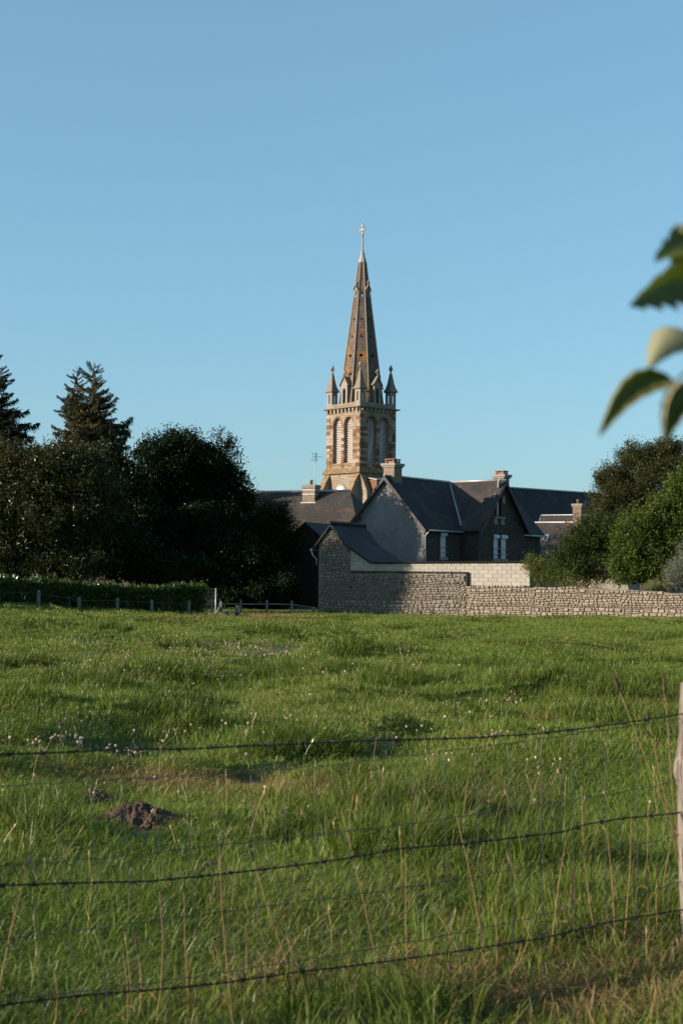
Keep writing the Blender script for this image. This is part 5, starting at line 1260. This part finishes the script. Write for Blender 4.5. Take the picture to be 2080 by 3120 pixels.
tag(scatter('dead_thatch', [grass_tuft(60, .09, .05, .17, .005, s + 95, 1.6) for s in range(4)], np.stack([tx[k_], ty_[k_], tzz[k_]], 1), rand_rot(n_, .3), np.stack([NP.uniform(.8, 1.3, n_)] * 2 + [NP.uniform(.7, 1.25, n_)], 1), M['thatch']), 'matted dead brown grass at the foot of the wire fence', 'dead grass', kind='stuff')
# clover heads
def clover_head(seed):
    r = random.Random(seed); vs = []; fs = []; n1, n2 = 7, 4
    for j in range(n2 + 1):
        a = math.pi * j / n2
        for i in range(n1): b_ = 2 * math.pi * i / n1; q = 1 + r.uniform(-.18, .18); vs.append((.5 * q * math.sin(a) * math.cos(b_), .5 * q * math.sin(a) * math.sin(b_), .5 * math.cos(a) * q))
    for j in range(n2):
        for i in range(n1): fs.append((j * n1 + i, (j + 1) * n1 + i, (j + 1) * n1 + (i + 1) % n1, j * n1 + (i + 1) % n1))
    k = len(vs); vs += [(-.05, 0, -.4), (.05, 0, -.4), (.05, 0, -5), (-.05, 0, -5)]; fs.append((k, k + 1, k + 2, k + 3)); t = r.random()
    return vs, fs, [t] * k + [0] * 4
cl = []
for c, n_ in (((620, 1968, 360, 30), 300), ((900, 1985, 260, 28), 90), ((430, 2025, 260, 16), 60), ((260, 2205, 260, 36), 36), ((450, 2222, 160, 20), 18), ((820, 2195, 200, 30), 24), ((1480, 2140, 220, 50), 24), ((1300, 2200, 280, 40), 18), ((1820, 2060, 180, 30), 50), ((1440, 2310, 200, 22), 16), ((1100, 2010, 900, 90), 160), ((500, 2120, 500, 90), 40), ((800, 2420, 800, 90), 22), ((1750, 2420, 220, 30), 14)):
    for _ in range(n_):
        px_, py_ = NP.normal(c[0], c[2] * .5), NP.normal(c[1], c[3] * .5)
        if py_ < 1915: continue
        Yg = 20.
        for _i in range(8): q = P(px_, py_, Yg); zt_ = gzf(q.x, Yg) + .13; Yg = float(np.clip(Yg * (EYE.z - zt_) / max(.2, (EYE.z - q.z)), 4, 74))
        q = P(px_, py_, Yg); cl.append((q.x, Yg, gzf(q.x, Yg) + .12 + NP.uniform(0, .05)))
cl = np.array(cl); s_ = .016 + .00042 * cl[:, 1] + NP.uniform(0, .008, len(cl))
tag(scatter('clover_flowers', [clover_head(i) for i in range(4)], cl, rand_rot(len(cl), .3), np.stack([s_, s_, s_], 1), M['clover']), 'pinkish white clover heads dotted through the pasture', 'clover', kind='stuff')
# thin dry stems standing in the pasture
def straw(seed):
    r = random.Random(seed); vs = []; fs = []; b_ = r.uniform(-.3, .3); c_ = r.uniform(-.2, .2); w_ = .006
    for t in (0, .35, .7, 1): vs += [(b_ * t * t - w_, c_ * t * t, t), (b_ * t * t + w_, c_ * t * t, t)]
    fs = [(0, 1, 3, 2), (2, 3, 5, 4), (4, 5, 7, 6)]; x0_, y0_ = b_, c_; i = len(vs)
    vs += [(x0_ * .85, y0_ * .85, .92), (x0_ + .02, y0_, 1.02), (x0_ * 1.1, y0_ * 1.1, 1.14), (x0_ - .02, y0_, 1.02)]; fs.append((i, i + 1, i + 2, i + 3))
    return vs, fs, [r.random()] * len(vs)
x, y = density_zone(4.5, 13, 3.0); x2, y2 = density_zone(13, 45, .25); x3, y3 = density_zone(66, 79, .35); x = np.concatenate([x, x2, x3]); y = np.concatenate([y, y2, y3])
sz = np.where(y < 13, NP.uniform(.14, .34, len(x)), NP.uniform(.18, .34, len(x))); sw_ = np.where(y < 13, .32, .6) * NP.uniform(.4, .8, len(x))
tag(scatter('dry_stems', [straw(i) for i in range(8)], np.stack([x, y, gz(x, y)], 1), rand_rot(len(x), .22), np.stack([sw_, sw_, sz], 1), M['straw']), 'thin straw coloured dry stems scattered through the pasture', 'dry grass', kind='stuff')
# weeds along the wall top
wt = []
for _ in range(70): u = NP.uniform(wl(1700, 1790)[0], wl(1850, 1790)[0]); q = w0 + wx * u + wn * NP.uniform(-.3, -.05); wt.append((q.x, q.y, WZ + topf(u) - .1))
tag(scatter('wall_top_weeds', [straw(i) for i in range(8)], np.array(wt), rand_rot(len(wt), .3), np.stack([np.full(len(wt), 1.6)] * 2 + [NP.uniform(.2, .48, len(wt))], 1), M['straw']), 'dry brown weeds growing on top of the field wall', 'weeds', kind='stuff')
# molehills
def molehill(px, py, Y, sx, sy, h, lab, seed):
    r = random.Random(seed); c = P(px, py, Y); e = MB(); nA, nR = 60, 20; V = []; F = []
    for i in range(nR + 1):
        q = i / nR
        for k in range(nA):
            a = 2 * math.pi * k / nA; rr = q * (1 + .16 * math.sin(2 * a + seed) + .1 * math.sin(5 * a + 2 * seed))
            X, Yy = rr * sx * math.cos(a), rr * sy * math.sin(a)
            lump = (float(vnoise(X * 20 + seed * 7, Yy * 20)) - .5) * .04 + (float(vnoise(X * 55 + 9, Yy * 55 + seed)) - .5) * .03
            z_ = h * (1.15 * math.exp(-2.0 * q * q) - .16) + lump * (1 if q < .98 else .2)
            V.append((X, Yy, z_ - (.06 if i == nR else 0)))
    for i in range(nR):
        for k in range(nA): F.append((i * nA + k, i * nA + (k + 1) % nA, (i + 1) * nA + (k + 1) % nA, (i + 1) * nA + k)[::-1])
    e.mesh(V, F, False); o = e.build('molehill', M['mole']); o.location = (c.x, Y, gzf(c.x, Y) - .005); tag(o, lab, 'molehill', 'molehills in the pasture')
    cl_ = MB()
    for _ in range(170):
        a = r.uniform(0, 6.283); q = r.random() ** .6 * 1.05; X, Yy = q * sx * math.cos(a), q * sy * math.sin(a); s_ = r.uniform(.006, .02); z_ = h * (1.15 * math.exp(-2.0 * q * q) - .16) + s_ * .3
        cl_.lathe([(s_ * .5, -s_ * .7), (s_ * r.uniform(.8, 1.1), -s_ * .1), (s_ * r.uniform(.5, .9), s_ * .5), (s_ * .15, s_ * .75)], (X, Yy, z_), 6, r.random() * 6)
    tag(cl_.build('soil_clods', M['mole'], o), kind='stuff'); return o
molehill(415, 2530, 9.0, .34, .24, .135, 'largest brown earth molehill in the grass', 1)
molehill(285, 2448, 10.6, .2, .13, .085, 'low flat molehill just behind the largest one', 2)
molehill(640, 2676, 7.6, .14, .09, .06, 'small earth molehill half hidden in grass beside the middle barbed wire', 3)

# ================================================================== FOREGROUND WIRE FENCE
A0 = P(2105, 2500, 5.9); fA = Vector((A0.x, 5.9, 0)); fB = Vector((-1.13, 4.62, 0)); fd = (fA - fB).normalized(); fn = Vector((fd.y, -fd.x, 0))
wf = empty('wire_fence', (fA.x, fA.y, gzf(fA.x, fA.y)), 0, 'foreground pasture fence of barbed wire and square mesh on a bare wooden post', 'fence')
def fpt(px, py, off=0.0): return hit(px, py, fA + fn * off, fn) - wf.location
def smooth_path(pts, n=70):
    xs_ = np.array([p[0] for p in pts], float); ys_ = np.array([p[1] for p in pts], float); X = np.linspace(xs_[0], xs_[-1], n)
    return X, np.interp(X, xs_, ys_)
W1 = [(-160, 2310), (13, 2298), (206, 2292), (371, 2281), (557, 2283), (726, 2274), (929, 2266), (1021, 2261), (1140, 2256), (1418, 2249), (1637, 2235), (1783, 2218), (1896, 2203), (2035, 2182), (2105, 2170)]
W2 = [(-160, 2702), (0, 2698), (239, 2690), (458, 2685), (550, 2675), (690, 2662), (856, 2642), (1040, 2618), (1219, 2585), (1418, 2570), (1597, 2548), (1716, 2534), (1783, 2512), (1889, 2494), (2048, 2479), (2105, 2470)]
W3 = [(-160, 3085), (27, 3060), (245, 3033), (464, 3016), (663, 2997), (915, 2960), (1040, 2947), (1259, 2918), (1451, 2890), (1657, 2857), (1862, 2808), (2035, 2778), (2105, 2768)]
bar = MB()
for s in (-1, 1): bar.tube([(-.012, .004, -.016 * s), (.003 * s, -.002, 0), (.014, .004, .017 * s)], [.0010, .0016, .0008], 4)
for k in range(3): bar.tube([(-.005 + k * .004, .0035, -.003), (-.005 + k * .004, 0, .0045), (-.005 + k * .004, -.0035, -.003)], .0014, 4)
bo = bar.build('barb', M['wire']); bme = bo.data; bme.transform(Matrix.Scale(1.5, 4)); bpy.data.objects.remove(bo)
for W in (W1, W2, W3):
    X, Yp = smooth_path(W, 240); pts = [fpt(a, c) for a, c in zip(X, Yp)]; root_ = None; pts += [pts[-1] + fd * (.011 * k) for k in range(1, 201)]
    for ph in (0, math.pi):
        L = 0; q = []
        for i, p in enumerate(pts):
            if i: L += (p - pts[i - 1]).length
            q.append(p + (fn * math.cos(L * 115 + ph) + Vector((0, 0, 1)) * math.sin(L * 115 + ph)) * .0021)
        b = MB(); b.tube(q, .0021, 5)
        o = b.build('barbed_wire' if root_ is None else 'wire_strand', M['wire'], wf if root_ is None else root_)
        if root_ is None: root_ = o
    acc = random.uniform(0, .1); L = 0
    for i in range(1, len(pts)):
        L += (pts[i] - pts[i - 1]).length
        if L > acc: child('barb', bme, root_, pts[i], (random.uniform(0, 6), random.uniform(-.2, .2), math.atan2(fd.y, fd.x))); acc += random.uniform(.10, .135)
HW_ = [[(-160, 2405), (0, 2396), (371, 2374), (730, 2354), (1040, 2328), (1305, 2294), (1504, 2271), (1703, 2243), (1942, 2208), (2105, 2188)],
       [(-160, 2648), (86, 2632), (371, 2609), (856, 2552), (1040, 2536), (1305, 2502), (1610, 2456), (1882, 2416), (2061, 2380), (2105, 2372)],
       [(-160, 2880), (225, 2837), (630, 2784), (995, 2738), (1226, 2705), (1418, 2677), (1624, 2638), (1955, 2569), (2105, 2538)],
       [(-160, 3070), (500, 2990), (1040, 2907), (1451, 2834), (1710, 2774), (1902, 2738), (2061, 2691), (2105, 2680)],
       [(-160, 3225), (500, 3150), (1040, 3073), (1378, 3003), (1703, 2930), (2061, 2824), (2105, 2812)]]
for W in HW_:
    X, Yp = smooth_path(W, 160); lw = [fpt(a, c + 3 * math.sin(a * .045) * .6 + 1.2 * math.sin(a * .13), -.02) for a, c in zip(X, Yp)]; b = MB(); b.tube(lw + [lw[-1] + fd * 1.1 - Vector((0, 0, .02)), lw[-1] + fd * 2.2], .0016, 4); b.build('mesh_line_wire', M['wire_grey'], wf)
for xt in range(-120, 2060, 98):
    yt = np.interp(xt, [p[0] for p in HW_[0]], [p[1] for p in HW_[0]]); xb = xt + 72 * max(0, 1 - xt / 2000); yb = np.interp(xb, [p[0] for p in HW_[4]], [p[1] for p in HW_[4]])
    b = MB(); pts = []
    for i in range(13):
        t = i / 12; pts.append(fpt(xt + (xb - xt) * t + 2.0 * math.sin(t * 19 + xt), yt + (yb - yt) * t, -.018))
    b.tube(pts, .0014, 4); b.build('mesh_stay_wire', M['wire_grey'], wf)
# bare split post
def wood_post(parent, cx_px, ybot, ytop, name='post'):
    V = []; F = []; nA, nH = 22, 40
    for j in range(nH + 1):
        t = j / nH; py = ybot + (ytop - ybot) * t; cxp = np.interp(py, [2085, 2300, 2500, 2700, 2920, 3050], [2109, 2102, 2103, 2110, 2119, 2122]) - 2105 + cx_px; c = fpt(cxp, py)
        for k in range(nA):
            a = 2 * math.pi * k / nA; r_ = .056 * (1 - .10 * t) * (1 + .10 * math.sin(3 * a + 1.3) + .07 * math.sin(7 * a + t * 1.2) - .10 * max(0, math.sin(5 * a + .6 + t * .8)) ** 6 + .04 * (float(vnoise(a * 3, t * 14)) - .5))
            if name == 'post' : r_ += .026 * math.exp(-(((py - 2345) / 38) ** 2)) * max(0, math.cos(a - math.pi * 1.02)) ** 5
            V.append(c + Vector((math.cos(a), math.sin(a), 0)) * r_ + Vector((0, 0, (.012 * math.sin(2 * a + 1) if j == nH else 0))))
    for j in range(nH):
        for k in range(nA): F.append((j * nA + k, j * nA + (k + 1) % nA, (j + 1) * nA + (k + 1) % nA, (j + 1) * nA + k))
    F.append(tuple(nH * nA + k for k in range(nA))); b = MB(); b.mesh(V, F, True); b.f[-1]; b.sm[-1] = False
    return b.build(name, M['post_wood'], parent)
wp1 = wood_post(wf, 2105, 3050, 2086); wp2 = wp1.copy(); COL.objects.link(wp2); wp2.location = fd * 2.22
b = MB(); lp = fpt(-160, 2300); bz = gzf(lp.x + wf.location.x, lp.y + wf.location.y) - wf.location.z; b.lathe([(.06, bz - .3), (.055, lp.z + .1), (.04, lp.z + .13)], (lp.x, lp.y, 0), 10, smooth=True); b.build('post', M['old_wood'], wf)
# tall dry stalks at the fence, each its own thing
ST = [((5, 3040), (85, 2640), 1), ((470, 3130), (486, 2715), 0), ((585, 3140), (561, 2715), 1), ((715, 3110), (668, 2580), 0), ((870, 2905), (772, 2622), 1), ((1246, 2960), (1236, 2600), 0), ((1465, 2900), (1388, 2480), 0), ((1680, 2915), (1722, 2560), 0),
      ((1815, 2795), (1770, 2395), 0), ((1862, 2775), (1846, 2525), 0), ((1885, 2985), (1922, 2470), 0), ((1978, 2830), (1973, 2450), 0), ((2074, 2570), (1886, 2105), 2), ((2064, 2520), (2024, 2112), 2), ((2050, 2560), (1975, 2200), 3), ((380, 3140), (375, 2905), 0), ((410, 3140), (420, 2900), 1),
      ((1500, 3040), (1508, 2790), 0), ((1790, 2940), (1766, 2790), 0), ((2010, 2920), (1998, 2680), 1), ((1660, 2990), (1700, 2860), 0), ((1060, 2560), (1040, 2470), 0), ((1955, 2950), (1930, 2830), 0), ((1720, 2990), (1740, 2690), 1), ((1640, 2820), (1560, 2990), 0), ((1560, 3090), (1590, 2870), 0), ((150, 3140), (165, 2950), 0), ((900, 3130), (925, 2980), 0)]
for i, (a, c, hd) in enumerate(ST):
    off = -.06 - .12 * random.random(); p = fpt(*a, off) + wf.location; q = fpt(*c, off) + wf.location; g = gzf(p.x, p.y)
    d = (p - q); p = p + d * ((g - p.z) / d.z) * (1 if p.z > g else 0) if abs(d.z) > .05 else p
    e = empty('dry_grass_stalk', tuple(p), 0, ['bare dry straw stalk rising beside the wire fence', 'dry straw stalk with a thin brown ear at the wire fence', ('tall slanting dry stalk with a plump dark seed head by the bare fence post' if i == 12 else 'upright dry stalk with a plump brown seed head close to the bare post'), 'dry stalk with forked brown seed heads by the bare fence post'][hd], 'stalk', 'dry stalks at the wire fence')
    q = q - p; bend = Vector((random.uniform(-.02, .02), 0, 0)); b = MB(); path = [Vector((0, 0, -.02)), q * .33 + bend, q * .66 + bend * 1.1, q]
    b.tube(path, [.0029, .0025, .002, .0012], 5); b.build('stem', M['straw'], e)
    if hd:
        dd = (q - path[2]).normalized(); r_ = {1: .0045, 2: .009, 3: .006}[hd]; L = {1: .07, 2: .085, 3: .05}[hd]
        b = MB(); b.tube([q - dd * .005, q + dd * L * .25, q + dd * L * .6, q + dd * L], [.002, r_, r_ * .8, .001], 6); b.build('seed_head', M['mole'], e)
        if hd == 3:
            for s in (-1, 1): d2 = (dd + Vector((s * .7, 0, .2))).normalized(); b = MB(); s0_ = q - dd * .12 * (1 if s > 0 else .6); b.tube([s0_, s0_ + d2 * .03, s0_ + d2 * .07], [.0015, .006, .001], 5); b.build('seed_head', M['mole'], e)
    for _ in range(random.choice([0, 1, 1])):
        t = random.uniform(.25, .6); s0_ = q * t; sd = random.choice((-1, 1)); L = random.uniform(.05, .11); b = MB()
        V = []; 
        for k in range(5): u = k / 4; pc = s0_ + Vector((sd * L * u * .7, .01 * u, L * (u - 1.1 * u * u))); w_ = .003 * (1 - u * .9); V += [pc + Vector((0, 0, w_)), pc - Vector((0, 0, w_))]
        b.mesh(V, [(2 * k, 2 * k + 2, 2 * k + 3, 2 * k + 1) for k in range(4)]); b.build('blade', M['straw'], e)

# ================================================================== APPLE TREE : twig with leaves hanging into the picture
ml, ntl, bl = newmat('apple_leaf')
gl = N(ntl, 'ShaderNodeNewGeometry'); nz_ = noise(ntl, 40, 4, .6)
rg = ramp(ntl, [(.25, (.050, .075, .014)), (.75, (.095, .13, .026))]); ntl.links.new(nz_, rg.inputs[0])
rp = ramp(ntl, [(.25, (.20, .20, .11)), (.75, (.30, .29, .18))]); ntl.links.new(nz_, rp.inputs[0])
cc = mix(ntl, gl.outputs['Backfacing'], rg.outputs[0], rp.outputs[0]); ntl.links.new(cc, bl.inputs['Base Color']); bl.inputs['Roughness'].default_value = .5
tr = N(ntl, 'ShaderNodeBsdfTranslucent'); ntl.links.new(mix(ntl, 1., cc, (1.1, 1.1, .5), 'MULTIPLY'), tr.inputs[0]); mx = N(ntl, 'ShaderNodeMixShader'); mx.inputs[0].default_value = .32
ntl.links.new(bl.outputs[0], mx.inputs[1]); ntl.links.new(tr.outputs[0], mx.inputs[2]); ntl.links.new(mx.outputs[0], ntl.nodes['Material Output'].inputs[0])
LY = 1.25
apple = empty('apple_tree', (3.0, 2.1, 0), 0, 'apple tree branch with large pale-backed green leaves reaching in beside the sky', 'tree')
ao = Vector(apple.location)
b = MB(); b.tube([(0, 0, -.2), (.03, 0, .8), (-.06, -.05, 1.6), (-.1, -.05, 2.4), (-.05, .1, 3.1)], [.09, .075, .06, .045, .02], 10); b.build('trunk', M['bark'], apple)
b = MB(); b.tube([Vector((-.1, -.05, 2.2)), Vector((1.9, 1.7, 2.75)) - ao, Vector((1.0, 1.4, 2.7)) - ao, Vector((.52, 1.27, 2.4)) - ao, P(2160, 420, LY) - ao, P(2130, 720, LY) - ao, P(2142, 1000, LY) - ao, P(2150, 1160, LY) - ao], [.03, .02, .013, .009, .006, .005, .004, .002], 8); br_ = b.build('branch', M['bark'], apple)
def leaf(base, tip, width, nrm_hint, bend=(0, 0, 0), curl=.25, fold=.25, teeth=.06, dz=(0, 0), stalk=None, nl=30, nwid=9):
    """base and tip as pixels at depth LY + dz; width in pixels; curl turns the rims towards the hint"""
    B = P(base[0], base[1], LY + dz[0]) - ao; T = P(tip[0], tip[1], LY + dz[1]) - ao; L = (T - B).length; d = (T - B).normalized()
    n = Vector(nrm_hint); n = (n - d * n.dot(d)).normalized(); s = d.cross(n); W = width * LY / FPX / 2; V = []; F = []
    for i in range(nl + 1):
        u = i / nl; c = B.lerp(T, u) + Vector(bend) * math.sin(math.pi * u) * L
        wd = W * (math.sin(math.pi * min(1, u ** .8)) ** .75 * (1 - .25 * u) + .02) * (1 + teeth * (((i * 7919) % 5) / 2 - 1))
        for j in range(-nwid, nwid + 1):
            v = j / nwid; a = v * curl * 2.2; V.append(c + s * wd * (math.sin(a) / (curl * 2.2)) + n * wd * ((1 - math.cos(a)) / (curl * 2.2)) + n * wd * fold * abs(v))
    m = 2 * nwid + 1
    for i in range(nl):
        for j in range(m - 1): F.append((i * m + j, i * m + j + 1, (i + 1) * m + j + 1, (i + 1) * m + j))
    b = MB(); b.mesh(V, F, True); o = b.build('leaf', ml, apple)
    st_ = P(*(stalk or (2140, base[1] - 40)), LY) - ao; b = MB(); b.tube([st_, st_.lerp(B, .6) + Vector((0, 0, .004)), B.lerp(T, .04)], [.0016, .0013, .001], 5); b.build('leaf_stalk', M['green_leaf'], o)
    return o
leaf((2052, 1165), (1822, 1332), 215, (.15, -1, .45), (-.06, 0, .16), 1.05, .05, .05, (.0, -.01), (2140, 1120))
leaf((2110, 1165), (2022, 1347), 230, (.2, -1, .35), (-.10, 0, .10), 1.05, .1, .05, (0, 0), (2142, 1100))
leaf((2130, 1035), (1972, 1120), 175, (.2, .9, -.75), (-.06, 0, .34), .5, .1, .04, (0, -.02), (2140, 1000))
leaf((2130, 845), (1914, 932), 175, (.1, -1, -.5), (0, 0, .10), .35, .35, .20, (0, -.03), (2138, 800))
leaf((2140, 770), (1990, 800), 140, (.3, -.8, .8), (0, 0, .08), .4, .3, .16, (0, -.01), (2134, 720))
leaf((2150, 850), (2056, 685), 170, (-.2, -1, .1), (-.05, 0, 0), .4, .3, .10, (0, .01), (2134, 800))
leaf((2105, 860), (2025, 885), 80, (-.3, .8, .4), (0, 0, -.1), .4, .3, .1, (.01, .01), (2138, 840))
